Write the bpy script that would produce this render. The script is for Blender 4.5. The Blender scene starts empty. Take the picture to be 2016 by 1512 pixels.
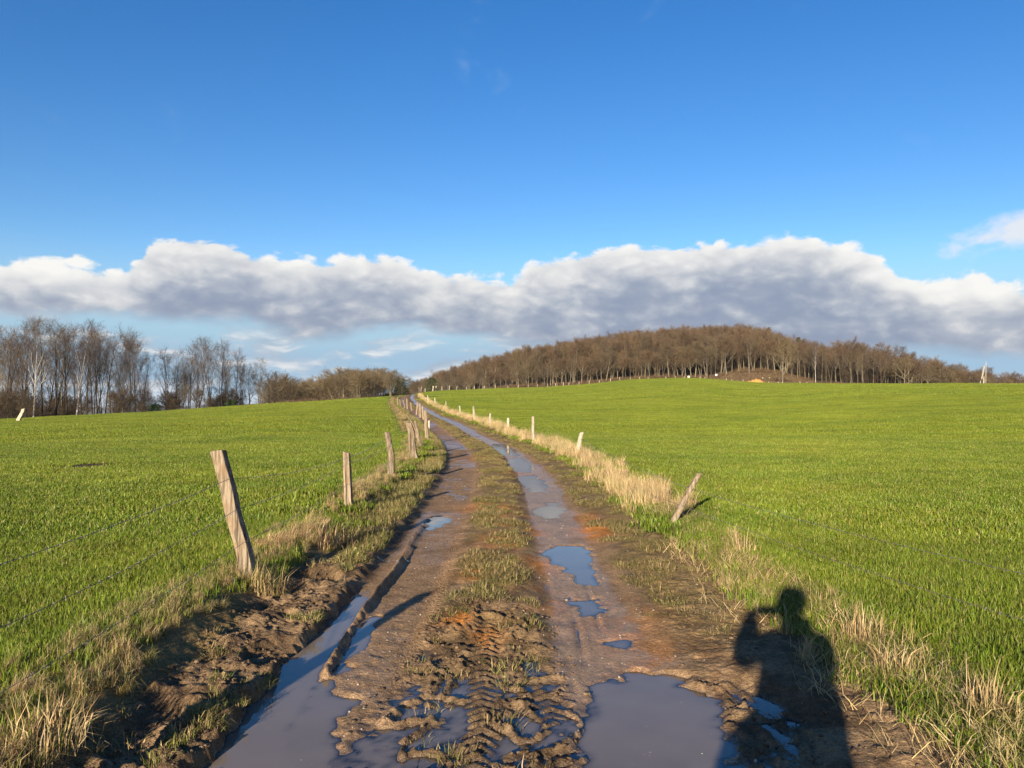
import bpy, bmesh, math, random
import numpy as np
from mathutils import Vector, Matrix, Euler

random.seed(7)
rng = np.random.default_rng(7)
scene = bpy.context.scene
COL = scene.collection
R = math.radians

# ------------------------------------------------------------------ camera
EYE = 1.53
F = 1514.0            # focal length in photograph pixels (2016 wide)
CX, HOR = 1008.0, 782.0
cam_d = bpy.data.cameras.new('camera')
cam = bpy.data.objects.new('camera', cam_d)
COL.objects.link(cam)
cam_d.sensor_width = 36.0
cam_d.lens = 36.0 * F / 2016.0
cam_d.clip_start = 0.05
cam_d.clip_end = 40000.0
cam.location = (0, 0, EYE)
cam.rotation_euler = (R(90) + math.atan((HOR - 756) / F), 0, 0)
scene.camera = cam

# ------------------------------------------------------------------ light
ANTI = Vector((0.318, 1.0, -(1200 - HOR) / F)).normalized()      # the way the sunlight travels
SUN_EL = math.asin(-ANTI.z)
SUN_AZ = math.atan2(-ANTI.x, -ANTI.y)                 # compass angle of the sun from +Y towards +X
sun_d = bpy.data.lights.new('sun', 'SUN')
sun_d.energy = 5.0
sun_d.angle = R(0.55)
sun_d.color = (1.0, 0.86, 0.66)
sun = bpy.data.objects.new('sun', sun_d)
COL.objects.link(sun)
sun.rotation_euler = ANTI.to_track_quat('-Z', 'Y').to_euler()
sun.location = (-20, -60, 30)

scene.view_settings.view_transform = 'Standard'
scene.view_settings.look = 'None'
scene.view_settings.gamma = 1.0
scene.view_settings.exposure = 1.3
scene.render.engine = 'CYCLES'
try:
    scene.cycles.max_bounces = 6
    scene.cycles.transparent_max_bounces = 6
    scene.cycles.use_denoising = True
except Exception:
    pass


# ------------------------------------------------------------------ node helper
class NT:
    """thin wrapper to write node trees as expressions"""
    def __init__(self, tree):
        self.t = tree
        self.n = tree.nodes
        self.l = tree.links

    def node(self, typ, **kw):
        nd = self.n.new(typ)
        for k, v in kw.items():
            setattr(nd, k, v)
        return nd

    def put(self, sock, v):
        if v is None:
            return
        if isinstance(v, bpy.types.NodeSocket):
            self.l.new(v, sock)
        else:
            if isinstance(v, (tuple, list)) and len(v) == 3 and sock.type == 'RGBA':
                v = (*v, 1.0)
            sock.default_value = v

    def m(self, op, a, b=None, c=None, clamp=False):
        nd = self.node('ShaderNodeMath', operation=op, use_clamp=clamp)
        self.put(nd.inputs[0], a)
        self.put(nd.inputs[1], b)
        self.put(nd.inputs[2], c)
        return nd.outputs[0]

    def vm(self, op, a, b=None):
        nd = self.node('ShaderNodeVectorMath', operation=op)
        self.put(nd.inputs[0], a)
        self.put(nd.inputs[1], b)
        return nd.outputs[0]

    def xyz(self, x, y, z):
        nd = self.node('ShaderNodeCombineXYZ')
        for i, v in enumerate((x, y, z)):
            self.put(nd.inputs[i], v)
        return nd.outputs[0]

    def sep(self, v):
        nd = self.node('ShaderNodeSeparateXYZ')
        self.put(nd.inputs[0], v)
        return nd.outputs

    def noise(self, vec, scale, detail=4, rough=0.55, lac=2.0, dist=0.0, color=False):
        nd = self.node('ShaderNodeTexNoise')
        self.put(nd.inputs['Vector'], vec)
        nd.inputs['Scale'].default_value = scale
        nd.inputs['Detail'].default_value = detail
        nd.inputs['Roughness'].default_value = rough
        nd.inputs['Lacunarity'].default_value = lac
        nd.inputs['Distortion'].default_value = dist
        return nd.outputs['Color' if color else 'Fac']

    def smooth(self, v, lo, hi, a=0.0, b=1.0):
        nd = self.node('ShaderNodeMapRange', interpolation_type='SMOOTHSTEP')
        self.put(nd.inputs[0], v)
        for i, x in enumerate((lo, hi, a, b)):
            self.put(nd.inputs[1 + i], x)
        return nd.outputs[0]

    def lin(self, v, lo, hi, a=0.0, b=1.0):
        nd = self.node('ShaderNodeMapRange')
        self.put(nd.inputs[0], v)
        for i, x in enumerate((lo, hi, a, b)):
            self.put(nd.inputs[1 + i], x)
        return nd.outputs[0]

    def mix(self, f, a, b, mode='MIX'):
        nd = self.node('ShaderNodeMix', data_type='RGBA', blend_type=mode)
        self.put(nd.inputs[0], f)
        self.put(nd.inputs[6], a)
        self.put(nd.inputs[7], b)
        return nd.outputs[2]

    def fmix(self, f, a, b):
        nd = self.node('ShaderNodeMix', data_type='FLOAT')
        self.put(nd.inputs[0], f)
        self.put(nd.inputs[2], a)
        self.put(nd.inputs[3], b)
        return nd.outputs[0]

    def ramp(self, f, stops):
        nd = self.node('ShaderNodeValToRGB')
        el = nd.color_ramp.elements
        while len(el) < len(stops):
            el.new(0.5)
        for e, (p, c) in zip(el, stops):
            e.position = p
            e.color = (*c, 1.0)
        self.put(nd.inputs[0], f)
        return nd.outputs[0]

    def curve(self, f, pts, lo, hi, vlo, vhi):
        """piecewise curve; pts are (x, value)"""
        x = self.lin(f, lo, hi, 0.0, 1.0)
        nd = self.node('ShaderNodeFloatCurve')
        c = nd.mapping.curves[0]
        P = sorted(((a - lo) / (hi - lo), (b - vlo) / (vhi - vlo)) for a, b in pts)
        while len(c.points) < len(P):
            c.points.new(0.5, 0.5)
        for q, (a, b) in zip(c.points, P):
            q.location = (a, b)
            q.handle_type = 'AUTO'
        nd.mapping.update()
        self.put(nd.inputs['Value'], x)
        return self.lin(nd.outputs[0], 0.0, 1.0, vlo, vhi)

    def attr(self, name, out='Color'):
        nd = self.node('ShaderNodeAttribute', attribute_name=name)
        return nd.outputs[out]


# ------------------------------------------------------------------ world: sky with a bank of cumulus
world = bpy.data.worlds.new('World')
scene.world = world
world.use_nodes = True
w = NT(world.node_tree)
w.n.clear()
SKY_STRENGTH = 0.075
sky = w.node('ShaderNodeTexSky', sky_type='NISHITA')
sky.sun_disc = False
sky.sun_elevation = SUN_EL
sky.sun_rotation = SUN_AZ
sky.altitude = 300.0
sky.air_density = 1.0
sky.dust_density = 0.35
sky.ozone_density = 2.2
skyc = w.node('ShaderNodeHueSaturation')
skyc.inputs['Saturation'].default_value = 1.36
skyc.inputs['Value'].default_value = 0.92
skyc.inputs['Hue'].default_value = 0.512
w.put(skyc.inputs['Color'], sky.outputs[0])
skycol = skyc.outputs[0]
D = w.node('ShaderNodeTexCoord').outputs['Generated']
dx, dy, dz = w.sep(D)
az = w.m('ARCTAN2', dx, dy)
el = w.m('ARCSINE', dz)


def P2A(px, py):
    a = math.atan((px - CX) / F)
    return a, math.atan((HOR - py) / F * math.cos(a))


TOP = [(-400, 520), (-200, 500), (0, 506), (100, 505), (200, 522), (265, 520), (290, 476), (340, 462), (400, 459), (450, 470), (500, 488),
       (560, 505), (640, 508), (700, 498), (780, 504), (850, 530), (930, 533), (1000, 542), (1035, 538),
       (1058, 498), (1100, 503), (1150, 492), (1240, 478), (1330, 480), (1400, 466), (1470, 474), (1560, 452),
       (1630, 470), (1690, 482), (1740, 500), (1790, 540), (1850, 545), (1920, 530), (1970, 555), (2050, 552), (2200, 520), (2500, 505)]
BOT = [(-400, 640), (0, 634), (200, 626), (330, 636), (450, 640), (560, 660), (640, 668), (700, 655), (800, 648),
       (860, 664), (960, 672), (1100, 690), (1300, 706), (1500, 716), (1700, 706), (1850, 700), (2016, 710), (2200, 690), (2500, 680)]
tops = [P2A(*p) for p in TOP]
bots = [P2A(*p) for p in BOT]
for k in range(1, 12):                   # the bank goes on all round, at like heights
    a0, a1 = tops[-1][0], 2 * math.pi + tops[0][0]
    aa = a0 + (a1 - a0) * k / 12
    aa2 = aa - 2 * math.pi if aa > math.pi else aa
    tops.append((aa2, 0.165 + 0.03 * math.sin(k * 2.3)))
    bots.append((aa2, 0.085 + 0.012 * math.sin(k * 1.7 + 1)))
tops.append((-math.pi, 0.16)); tops.append((math.pi, 0.16))
bots.append((-math.pi, 0.085)); bots.append((math.pi, 0.085))
top = w.curve(az, tops, -math.pi, math.pi, 0.0, 0.3)
bot = w.curve(az, bots, -math.pi, math.pi, 0.0, 0.3)

P = w.xyz(az, w.m('MULTIPLY', el, 1.75), 0.0)
warp = w.noise(P, 11.0, 3, 0.5, color=True)
Pw = w.vm('ADD', P, w.vm('MULTIPLY', w.vm('SUBTRACT', warp, (0.5, 0.5, 0.5)), (0.045, 0.045, 0.0)))


def puffs(vec, scale):
    nd = w.node('ShaderNodeTexVoronoi', voronoi_dimensions='2D', feature='SMOOTH_F1')
    w.put(nd.inputs['Vector'], vec)
    nd.inputs['Scale'].default_value = scale
    nd.inputs['Smoothness'].default_value = 0.55
    nd.inputs['Randomness'].default_value = 1.0
    return w.m('SUBTRACT', 0.5, nd.outputs['Distance'])


v1 = puffs(Pw, 17.0)                                   # heads of cumulus
v2 = puffs(w.vm('ADD', Pw, (2.3, 0.9, 0.0)), 41.0)     # smaller ones on them
nA = w.noise(Pw, 16.0, 6, 0.56)
nC = w.noise(w.vm('MULTIPLY', Pw, (0.6, 1.0, 1.0)), 6.5, 4, 0.5)
nF = w.noise(w.vm('ADD', Pw, (3.1, 1.7, 0.4)), 52.0, 4, 0.62)
cA = w.m('SUBTRACT', nA, 0.5)
cC = w.m('SUBTRACT', nC, 0.5)
cF = w.m('SUBTRACT', nF, 0.5)
bulge = w.m('ADD', w.m('MULTIPLY', v1, 0.013), w.m('ADD', w.m('MULTIPLY', v2, 0.008), w.m('ADD', w.m('MULTIPLY', cA, 0.036), w.m('MULTIPLY', cF, 0.020))))
edge_t = w.m('ADD', w.m('SUBTRACT', top, el), w.m('SUBTRACT', bulge, 0.004))
edge_b = w.m('ADD', w.m('SUBTRACT', el, bot), w.m('ADD', w.m('MULTIPLY', cC, 0.05), w.m('MULTIPLY', cA, 0.03)))
ft = w.smooth(edge_t, -0.002, 0.007)
fb = w.smooth(edge_b, -0.006, 0.016)
cover = w.m('MULTIPLY', ft, fb)
lit = w.m('POWER', 2.718, w.m('MULTIPLY', w.m('MAXIMUM', edge_t, 0.0), -18.0))      # sunlit heads, grey bellies
sh = w.m('ADD', w.m('ADD', w.m('MULTIPLY', lit, 0.98), w.m('ADD', w.m('MULTIPLY', v1, 0.34), w.m('MULTIPLY', v2, 0.30))),
         w.m('ADD', w.m('MULTIPLY', cC, 0.75), w.m('ADD', w.m('MULTIPLY', cA, 1.15), w.m('MULTIPLY', cF, 0.5))))
ccol = w.ramp(w.m('SUBTRACT', sh, 0.05), [(0.0, (1.55, 1.85, 2.5)), (0.18, (1.8, 2.08, 2.68)), (0.36, (2.35, 2.6, 3.05)), (0.55, (3.35, 3.45, 3.65)), (0.78, (4.5, 4.48, 4.42)), (1.0, (5.2, 5.12, 4.95))])
# small clouds low over the horizon and a torn one to the right
lowP = w.vm('MULTIPLY', Pw, (1.0, 2.3, 1.0))
nL = w.noise(w.vm('ADD', lowP, (5.0, 2.0, 0.0)), 9.5, 5, 0.54)
low = w.m('MULTIPLY', w.smooth(nL, 0.46, 0.62), w.m('MULTIPLY', w.smooth(el, -0.02, 0.01), w.smooth(el, 0.11, 0.06)))
nLb = w.noise(w.vm('ADD', lowP, (5.008, 1.968, 0.0)), 9.5, 4, 0.54)
lcol = w.ramp(w.m('ADD', w.m('MULTIPLY', w.m('SUBTRACT', nL, nLb), 4.0), 0.48), [(0.0, (2.1, 2.5, 3.1)), (0.45, (2.6, 3.0, 3.5)), (1.0, (4.6, 4.6, 4.6))])
waz, wel = P2A(1985, 462)
wd = w.m('ADD', w.m('POWER', w.m('DIVIDE', w.m('SUBTRACT', az, waz), 0.066), 2.0),
         w.m('POWER', w.m('DIVIDE', w.m('SUBTRACT', el, w.m('ADD', wel, w.m('MULTIPLY', w.m('SUBTRACT', az, waz), 0.14))), 0.020), 2.0))
wisp = w.smooth(w.m('ADD', w.m('SUBTRACT', 1.25, wd), w.m('ADD', w.m('MULTIPLY', cA, 5.0), w.m('MULTIPLY', cF, 1.2))), 0.0, 1.6)
hiP = w.vm('MULTIPLY', D, (2.2, 1.0, 3.0))
nH = w.noise(w.vm('ADD', hiP, (1.2, 0.3, 0.7)), 2.6, 4, 0.6, dist=0.6)
cirr = w.m('MULTIPLY', w.smooth(nH, 0.60, 0.82, 0.0, 0.35), w.smooth(el, 0.2, 0.4))
haze_f = w.smooth(el, 0.20, 0.04, 0.0, 1.0)
c0 = w.mix(haze_f, skycol, (1.95, 2.95, 3.9))
c1 = w.mix(cirr, c0, (2.6, 3.2, 4.0))
c2 = w.mix(w.m('MULTIPLY', low, 0.8), c1, lcol)
c3 = w.mix(w.m('MULTIPLY', wisp, 0.9), c2, (4.5, 4.6, 4.8))
c4 = w.mix(w.m('MULTIPLY', cover, 0.985), c3, ccol)
bg = w.node('ShaderNodeBackground')
w.put(bg.inputs[0], c4)
bg.inputs[1].default_value = SKY_STRENGTH
wo = w.node('ShaderNodeOutputWorld')
w.l.new(bg.outputs[0], wo.inputs[0])


# ------------------------------------------------------------------ numpy noise
def _h(ix, iy, seed):
    with np.errstate(over='ignore'):
        h = (ix.astype(np.int64) * 374761393 + iy.astype(np.int64) * 668265263 + seed * 1442695041) & 0xFFFFFFFF
        h = ((h ^ (h >> 13)) * 1274126177) & 0xFFFFFFFF
        h = ((h ^ (h >> 16)) * 2246822519) & 0xFFFFFFFF
    return ((h >> 8) & 0xFFFF).astype(np.float64) / 65535.0


def vnoise(x, y, seed=0):
    x = np.asarray(x, float); y = np.asarray(y, float)
    ix = np.floor(x); iy = np.floor(y)
    fx = x - ix; fy = y - iy
    ux = fx * fx * fx * (fx * (fx * 6 - 15) + 10)
    uy = fy * fy * fy * (fy * (fy * 6 - 15) + 10)
    a = _h(ix, iy, seed); b = _h(ix + 1, iy, seed); c = _h(ix, iy + 1, seed); d = _h(ix + 1, iy + 1, seed)
    return (a * (1 - ux) + b * ux) * (1 - uy) + (c * (1 - ux) + d * ux) * uy


def fbm(x, y, octs=4, seed=0, gain=0.5):
    s = 0.0; amp = 1.0; tot = 0.0
    for o in range(octs):
        cs, sn = math.cos(o * 0.9 + 0.3), math.sin(o * 0.9 + 0.3)
        k = 2.0 ** o
        s = s + amp * vnoise((x * cs - y * sn) * k + o * 17.3, (x * sn + y * cs) * k - o * 9.1, seed + o)
        tot += amp; amp *= gain
    return s / tot


def sstep(x, a, b):
    t = np.clip((x - a) / (b - a), 0, 1)
    return t * t * (3 - 2 * t)


# ------------------------------------------------------------------ terrain
CREST = np.array([(-9000, 850, 55), (-1500, 850, 60), (-600, 845, 62), (0, 828, 70), (300, 812, 85), (520, 797, 100), (700, 785, 130),
                  (780, 780, 155), (815, 776.5, 185), (850, 771.5, 195), (900, 769, 215), (1000, 765, 230), (1100, 762, 238),
                  (1160, 758, 240), (1200, 754, 240), (1230, 750, 240), (1300, 747, 240), (1360, 747, 238), (1400, 749, 235), (1440, 752, 232), (1480, 755, 228),
                  (1560, 757, 220), (1700, 757, 200), (2016, 757, 175), (2600, 757, 150), (9000, 757, 130)], float)
RIDGE = np.array([(-9000, 200, -16), (-600, 200, -16), (300, 210, -15), (520, 240, -10), (700, 300, -8), (790, 420, -7), (860, 480, 0.5), (940, 460, 4.5),
                  (1060, 430, 11.5), (1180, 410, 16), (1290, 400, 18.5), (1440, 385, 19), (1500, 370, 16), (1560, 350, 10.5), (1620, 330, 6),
                  (1700, 310, 3.5), (1790, 300, 1.5), (1900, 320, -2), (2016, 350, -4), (2600, 350, -5), (9000, 350, -6)], float)
_azt = np.linspace(-1.5, 1.5, 3001)


def _tab(arr, col, sig=14):
    v = np.interp(CX + F * np.tan(_azt.clip(-1.4, 1.4)), arr[:, 0], arr[:, col])
    k = np.exp(-0.5 * (np.arange(-3 * sig, 3 * sig + 1) / sig) ** 2); k /= k.sum()
    return np.convolve(np.pad(v, 3 * sig, mode='edge'), k, 'valid')


T_PY, T_RC = _tab(CREST, 1), _tab(CREST, 2)
T_RR, T_HR = _tab(RIDGE, 1), _tab(RIDGE, 2)


def polar(x, y):
    r = np.hypot(x, y)
    a = np.clip(np.arctan2(x, np.maximum(y, 1e-6)), -1.45, 1.45)
    return r, a


def crest(a):
    rc = np.interp(a, _azt, T_RC)
    hc = EYE + (HOR - np.interp(a, _azt, T_PY)) / F * np.cos(a) * rc
    return rc, hc


def terrain(x, y):
    x = np.asarray(x, float); y = np.asarray(y, float)
    r, a = polar(x, y)
    rc, hc = crest(a)
    rr = np.interp(a, _azt, T_RR); hr = np.interp(a, _azt, T_HR)
    back = sstep(y, 0.0, 12.0)                      # behind the viewpoint the land is level
    h = hc * sstep(r / rc, 0.12, 1.0) * back
    q = np.clip((r - rc) / (rr - rc), 0, 1)
    h = h + (hr - hc) * q * q * (3 - 2 * q) * back
    h = h - 75 * sstep(r, 480, 1900)
    h = h + (fbm(x / 14.0, y / 14.0, 3, 3) - 0.5) * 0.30 * sstep(r, 12, 45)
    return h


BY = np.array([(-60, 0.0), (10, 0.0), (15, -0.05), (20, -0.3), (29, -1.35), (39, -3.1), (59, -6.5), (78, -10), (117, -15.8), (170, -22.6), (210, -26.5), (260, -29), (400, -31), (3000, -31)], float)
_yt = np.linspace(-60, 500, 2801)
_bv = np.interp(_yt, BY[:, 0], BY[:, 1])
_k = np.exp(-0.5 * (np.arange(-60, 61) / 20.0) ** 2); _k /= _k.sum()
_bv = np.convolve(np.pad(_bv, 60, mode='edge'), _k, 'valid')


def bend(y):
    return np.interp(y, _yt, _bv)


PROF = np.array([(-600, 0.0), (-8, 0.0), (-4, 0.03), (-2.9, 0.06), (-2.45, 0.10), (-2.15, 0.10), (-1.97, 0.05), (-1.84, 0.0), (-1.55, 0.0), (-1.40, -0.02), (-1.31, -0.055),
                 (-1.25, -0.088), (-0.62, -0.085), (-0.50, -0.055), (-0.3, -0.03), (0.0, -0.03), (0.18, -0.055), (0.28, -0.085),
                 (0.90, -0.085), (1.02, -0.06), (1.3, -0.04), (1.85, -0.01), (2.1, 0.03), (2.6, 0.045), (4, 0.02), (8, 0.0), (600, 0.0)], float)
_tt = np.linspace(-9, 9, 3601)
_pv = np.interp(_tt, PROF[:, 0], PROF[:, 1])
_k2 = np.exp(-0.5 * (np.arange(-18, 19) / 6.0) ** 2); _k2 /= _k2.sum()
_pv = np.convolve(np.pad(_pv, 18, mode='edge'), _k2, 'valid')


def gpx(px, py, z=-0.10):
    """point of the (level) near ground seen at a photograph pixel"""
    d = (EYE - z) * F / (py - HOR)
    return ((px - CX) / F * d, d)


WL = -0.10          # water level of the near puddles
PUD = [             # outlines surveyed from the photograph: (name key, pixels, depth, edge width, label)
    ('a', [(380, 1540), (470, 1425), (560, 1308), (640, 1232), (688, 1186), (706, 1190), (672, 1250), (628, 1330), (572, 1405), (560, 1450), (600, 1540)], 0.07, 0.035),
    ('b', [(712, 1222), (752, 1213), (690, 1300), (640, 1368), (690, 1378), (655, 1440), (668, 1500), (640, 1545), (480, 1545), (575, 1425), (640, 1330)], 0.035, 0.05),
    ('c', [(1180, 1342), (1240, 1324), (1330, 1335), (1385, 1372), (1425, 1425), (1440, 1545), (1150, 1545), (1160, 1420)], 0.035, 0.07),
    ('d', [(1068, 1088), (1096, 1075), (1140, 1076), (1160, 1084), (1163, 1102), (1156, 1116), (1172, 1140), (1170, 1152), (1148, 1148), (1120, 1130), (1095, 1108)], 0.03, 0.05),
    ('e', [(842, 1030), (856, 1017), (886, 1019), (884, 1027), (866, 1036), (846, 1042)], 0.03, 0.06),
    ('f', [(1060, 1000), (1088, 990), (1104, 1000), (1100, 1018), (1074, 1020)], 0.022, 0.10),
    ('g', [(1020, 940), (1050, 936), (1072, 950), (1078, 968), (1046, 968)], 0.025, 0.10),
    ('h', [(998, 908), (1022, 902), (1044, 916), (1046, 930), (1012, 928)], 0.025, 0.12),
    ('i', [(975, 880), (996, 874), (1018, 890), (1018, 898), (990, 896)], 0.025, 0.15),
    ('j', [(1186, 1262), (1225, 1254), (1256, 1266), (1240, 1280), (1196, 1276)], 0.02, 0.06),
    ('k', [(1118, 1185), (1172, 1180), (1190, 1200), (1150, 1212)], 0.02, 0.07),
]


def poly_sd(x, y, pts):
    """signed distance, positive inside"""
    pts = np.asarray(pts, float)
    d = np.full(x.shape, 1e9); ins = np.zeros(x.shape, bool)
    n = len(pts)
    for i in range(n):
        ax, ay = pts[i]; bx, by = pts[(i + 1) % n]
        ex, ey = bx - ax, by - ay
        t = np.clip(((x - ax) * ex + (y - ay) * ey) / (ex * ex + ey * ey + 1e-12), 0, 1)
        d = np.minimum(d, np.hypot(x - ax - t * ex, y - ay - t * ey))
        c = ((ay > y) != (by > y)) & (x < (bx - ax) * (y - ay) / (by - ay + 1e-12) + ax)
        ins ^= c
    return np.where(ins, d, -d)


PUDG = []
for key, px, dep, ew in PUD:
    PUDG.append((key, [gpx(*p) for p in px], dep, ew))
CHURN = [gpx(*p, z=-0.06) for p in [(560, 1600), (700, 1440), (760, 1370), (815, 1290), (850, 1215), (930, 1180), (1060, 1215), (1090, 1300), (1150, 1420), (1200, 1600)]]
CHURN2 = [gpx(*p, z=-0.06) for p in [(1330, 1330), (1420, 1310), (1500, 1330), (1600, 1400), (1650, 1560), (1420, 1560), (1410, 1420)]]
SHELF = [(-1.95, 2.2), (-1.95, 5.0), (-1.85, 6.6), (-1.7, 7.4), (-1.5, 6.9), (-1.40, 6.0), (-1.38, 2.2)]


def detail(t, y):
    """height of track, banks and verges over the plain terrain"""
    z = np.interp(t, _tt, _pv)
    near = np.abs(t) < 3.6
    wob = (fbm(t * 1.3, y * 0.35, 3, 11) - 0.5)
    # tussocky bank
    bank = sstep(t, -3.0, -2.4) * (1 - sstep(t, -2.0, -1.65))
    z = z + bank * (fbm(t * 1.1, y * 0.9, 4, 21) - 0.45) * 0.17
    ver = sstep(t, 0.98, 1.2)
    z = z + ver * (1 - sstep(t, 2.6, 4)) * (fbm(t * 2.2, y * 1.6, 4, 22) - 0.5) * 0.055
    z = z + ver * (1 - sstep(t, 1.9, 2.2)) * (1 - sstep(y, 8, 14)) * ((np.abs(fbm(t * 5, y * 7, 4, 26, 0.6) - 0.5)) * 0.075 - 0.012)
    z = z + wob * 0.05 * sstep(np.abs(t), 1.4, 2.0)
    # median
    med = sstep(t, -0.62, -0.42) * (1 - sstep(t, 0.08, 0.3))
    z = z + med * (fbm(t * 4, y * 3, 5, 23, 0.6) - 0.45) * 0.07
    rut = 1 - np.clip(med + sstep(t, 0.9, 1.05) + (1 - sstep(t, -1.3, -1.2)), 0, 1)
    z = z + rut * ((fbm(t * 9, y * 7, 4, 24) - 0.5) * 0.012 + (fbm(t * 1.5, y * 0.8, 2, 25) - 0.5) * 0.012)
    nf = (1 - sstep(y, 9, 16))
    # tyre groove and its ridge
    g = np.exp(-((t + 1.235) / 0.075) ** 4) * (1 - sstep(y, 6.0, 6.6))
    z = z - g * 0.075
    rx = -1.085 + 0.02 * np.sin(y * 1.9) + (fbm(y * 3, y * 0 + 2, 2, 31) - 0.5) * 0.03
    rid = np.exp(-((t - rx) / 0.030) ** 2) * sstep(y, 3.72, 3.95) * (1 - sstep(y, 8.5, 11))
    z = z + rid * (0.065 + 0.03 * (fbm(t * 6, y * 5, 3, 32) - 0.5))
    ed = np.exp(-((t + 1.36) / 0.05) ** 2) * (1 - sstep(y, 9.5, 13))
    z = z + ed * (fbm(t * 3, y * 7, 4, 33, 0.6) - 0.30) * 0.10
    # treads
    tr = np.exp(-((t + 0.60) / 0.075) ** 4) * sstep(y, 3.6, 4.2) * (1 - sstep(y, 9, 12))
    z = z + tr * 0.011 * (np.sin((y + np.abs(t + 0.60) * 1.2) * 2 * math.pi / 0.065) * (0.5 + fbm(t * 4, y * 4, 2, 34)))
    tr2 = np.exp(-((t + 0.80) / 0.12) ** 4) * sstep(y, 3.5, 4.0) * (1 - sstep(y, 5.6, 7))
    z = z + tr2 * 0.022 * (fbm(t * 16, y * 11, 3, 35) - 0.40)
    for c, wd in ((0.29, 0.03), (0.36, 0.02), (0.46, 0.025), (0.62, 0.02)):
        gmod = sstep(fbm(t * 1.5 + c * 30, y * 1.7, 3, 36), 0.36, 0.62)
        gg = gmod * np.exp(-((t - c - 0.02 * np.sin(y * 1.1)) / wd) ** 2) * sstep(y, 3.9, 4.5) * (1 - sstep(y, 6.2, 7.5))
        z = z - gg * 0.011 + gmod * np.exp(-((t - c - wd * 1.8 - 0.02 * np.sin(y * 1.1)) / wd) ** 2) * sstep(y, 3.9, 4.5) * (1 - sstep(y, 6.2, 7.5)) * 0.010
    # trodden shelf below the bank
    m = near & (y < 9) & (y > 1.5) & (t < -1.2) & (t > -2.2)
    if m.any():
        tm, ym = t[m], y[m]
        sd = poly_sd(tm, ym, SHELF)
        mk = sstep(sd, -0.15, 0.08)
        bl = np.abs(fbm(tm * 3.4, ym * 3.4, 5, 41, 0.58) - 0.5) * 2
        pit = sstep(fbm(tm * 4.0, ym * 3.0, 2, 42), 0.60, 0.74)
        z[m] += mk * ((bl - 0.25) * 0.085 - pit * 0.055 + (fbm(tm * 22, ym * 22, 3, 43) - 0.5) * 0.03)
    # churned mud
    for poly, seed, amp, off in ((CHURN, 51, 0.135, -0.088), (CHURN2, 61, 0.09, -0.075)):
        m = near & (y < 7.5) & (y > 1.5) & (t > -0.95) & (t < 1.9)
        if m.any():
            tm, ym = t[m], y[m]
            wx = (fbm(tm * 2.2, ym * 2.2, 2, seed + 7) - 0.5) * 0.5
            wy = (fbm(tm * 2.2 + 5, ym * 2.2, 2, seed + 8) - 0.5) * 0.5
            sd = poly_sd(tm + wx * 0.3, ym + wy * 0.3, poly)
            mk = sstep(sd, -0.10, 0.12)
            rd = 1 - np.abs(fbm((tm + wx) * 4.6, (ym + wy) * 3.0, 3, seed, 0.45) * 2 - 1)
            rd = rd ** 5
            rd2 = 1 - np.abs(fbm((tm - wx) * 9.5, (ym + wy) * 7, 3, seed + 3) * 2 - 1)
            lump = np.maximum(fbm(tm * 5.2, ym * 4.2, 4, seed + 5, 0.6) - 0.53, 0)
            wet = 1 - sstep(ym, 4.5, 5.6)             # wetter towards the viewer
            zz = off + 0.02 * (1 - wet) + amp * (0.34 * rd + 0.055 * rd2 ** 2 + 0.75 * lump) + (fbm(tm * 26, ym * 26, 2, seed + 9) - 0.5) * 0.032 - 0.036 * wet
            if seed == 51:                            # lugs of a tractor tyre pressed through it
                for t0_, w0_ in ((-0.16, 0.10), (0.20, 0.09)):
                    q = (ym + np.abs(tm + wx * 0.08 - t0_) * 0.9 + wy * 0.05) / 0.088
                    bar = sstep(np.abs((q % 1.0) - 0.5), 0.16, 0.30)
                    ln = np.exp(-((tm - t0_ + wx * 0.15) / w0_) ** 6) * sstep(fbm(tm * 2.5, ym * 1.6, 2, 59), 0.36, 0.5) * (1 - sstep(ym, 5.2, 6.2))
                    zz = zz * (1 - 0.75 * ln) + ln * 0.75 * (-0.103 + 0.022 * bar * (0.4 + 1.2 * fbm(tm * 3, ym * 3, 2, 57)) + (fbm(tm * 20, ym * 20, 2, 58) - 0.5) * 0.012)
            z[m] = z[m] * (1 - mk) + zz * mk
    # puddles
    for key, pts, dep, ew in PUDG:
        P_ = np.asarray(pts)
        cy = P_[:, 1]
        x0, x1, y0, y1 = P_[:, 0].min() - 0.4, P_[:, 0].max() + 0.4, cy.min() - 0.6, cy.max() + 0.6
        yb = bend(np.clip(cy.mean(), 0, 200))
        m = (t + yb * 0 > x0 - bend(cy.mean())) & (t < x1 - bend(cy.mean())) & (y > y0) & (y < y1)
        if not m.any():
            continue
        tm, ym = t[m], y[m]
        xm = tm + bend(ym)
        sc = 1.0 if key in 'abcdejk' else 0.5
        jx = (fbm(xm * 7 * sc, ym * 7 * sc, 3, 71) - 0.5) * 0.16 * (ew / 0.05) ** 0.7
        sd = poly_sd(xm, ym, P_) + jx
        mk = sstep(sd, -ew, ew)
        tgt = WL - dep + (fbm(xm * 6, ym * 6, 3, 72) - 0.5) * (0.02 if key in 'ab' else 0.03)
        z[m] = z[m] * (1 - mk) + np.minimum(z[m], tgt) * mk
    return z


def ground(x, y):
    x = np.atleast_1d(np.asarray(x, float)); y = np.atleast_1d(np.asarray(y, float))
    return terrain(x, y) + detail(x - bend(y), y)


def gz(x, y):
    return float(ground(np.array([x]), np.array([y]))[0])


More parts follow.
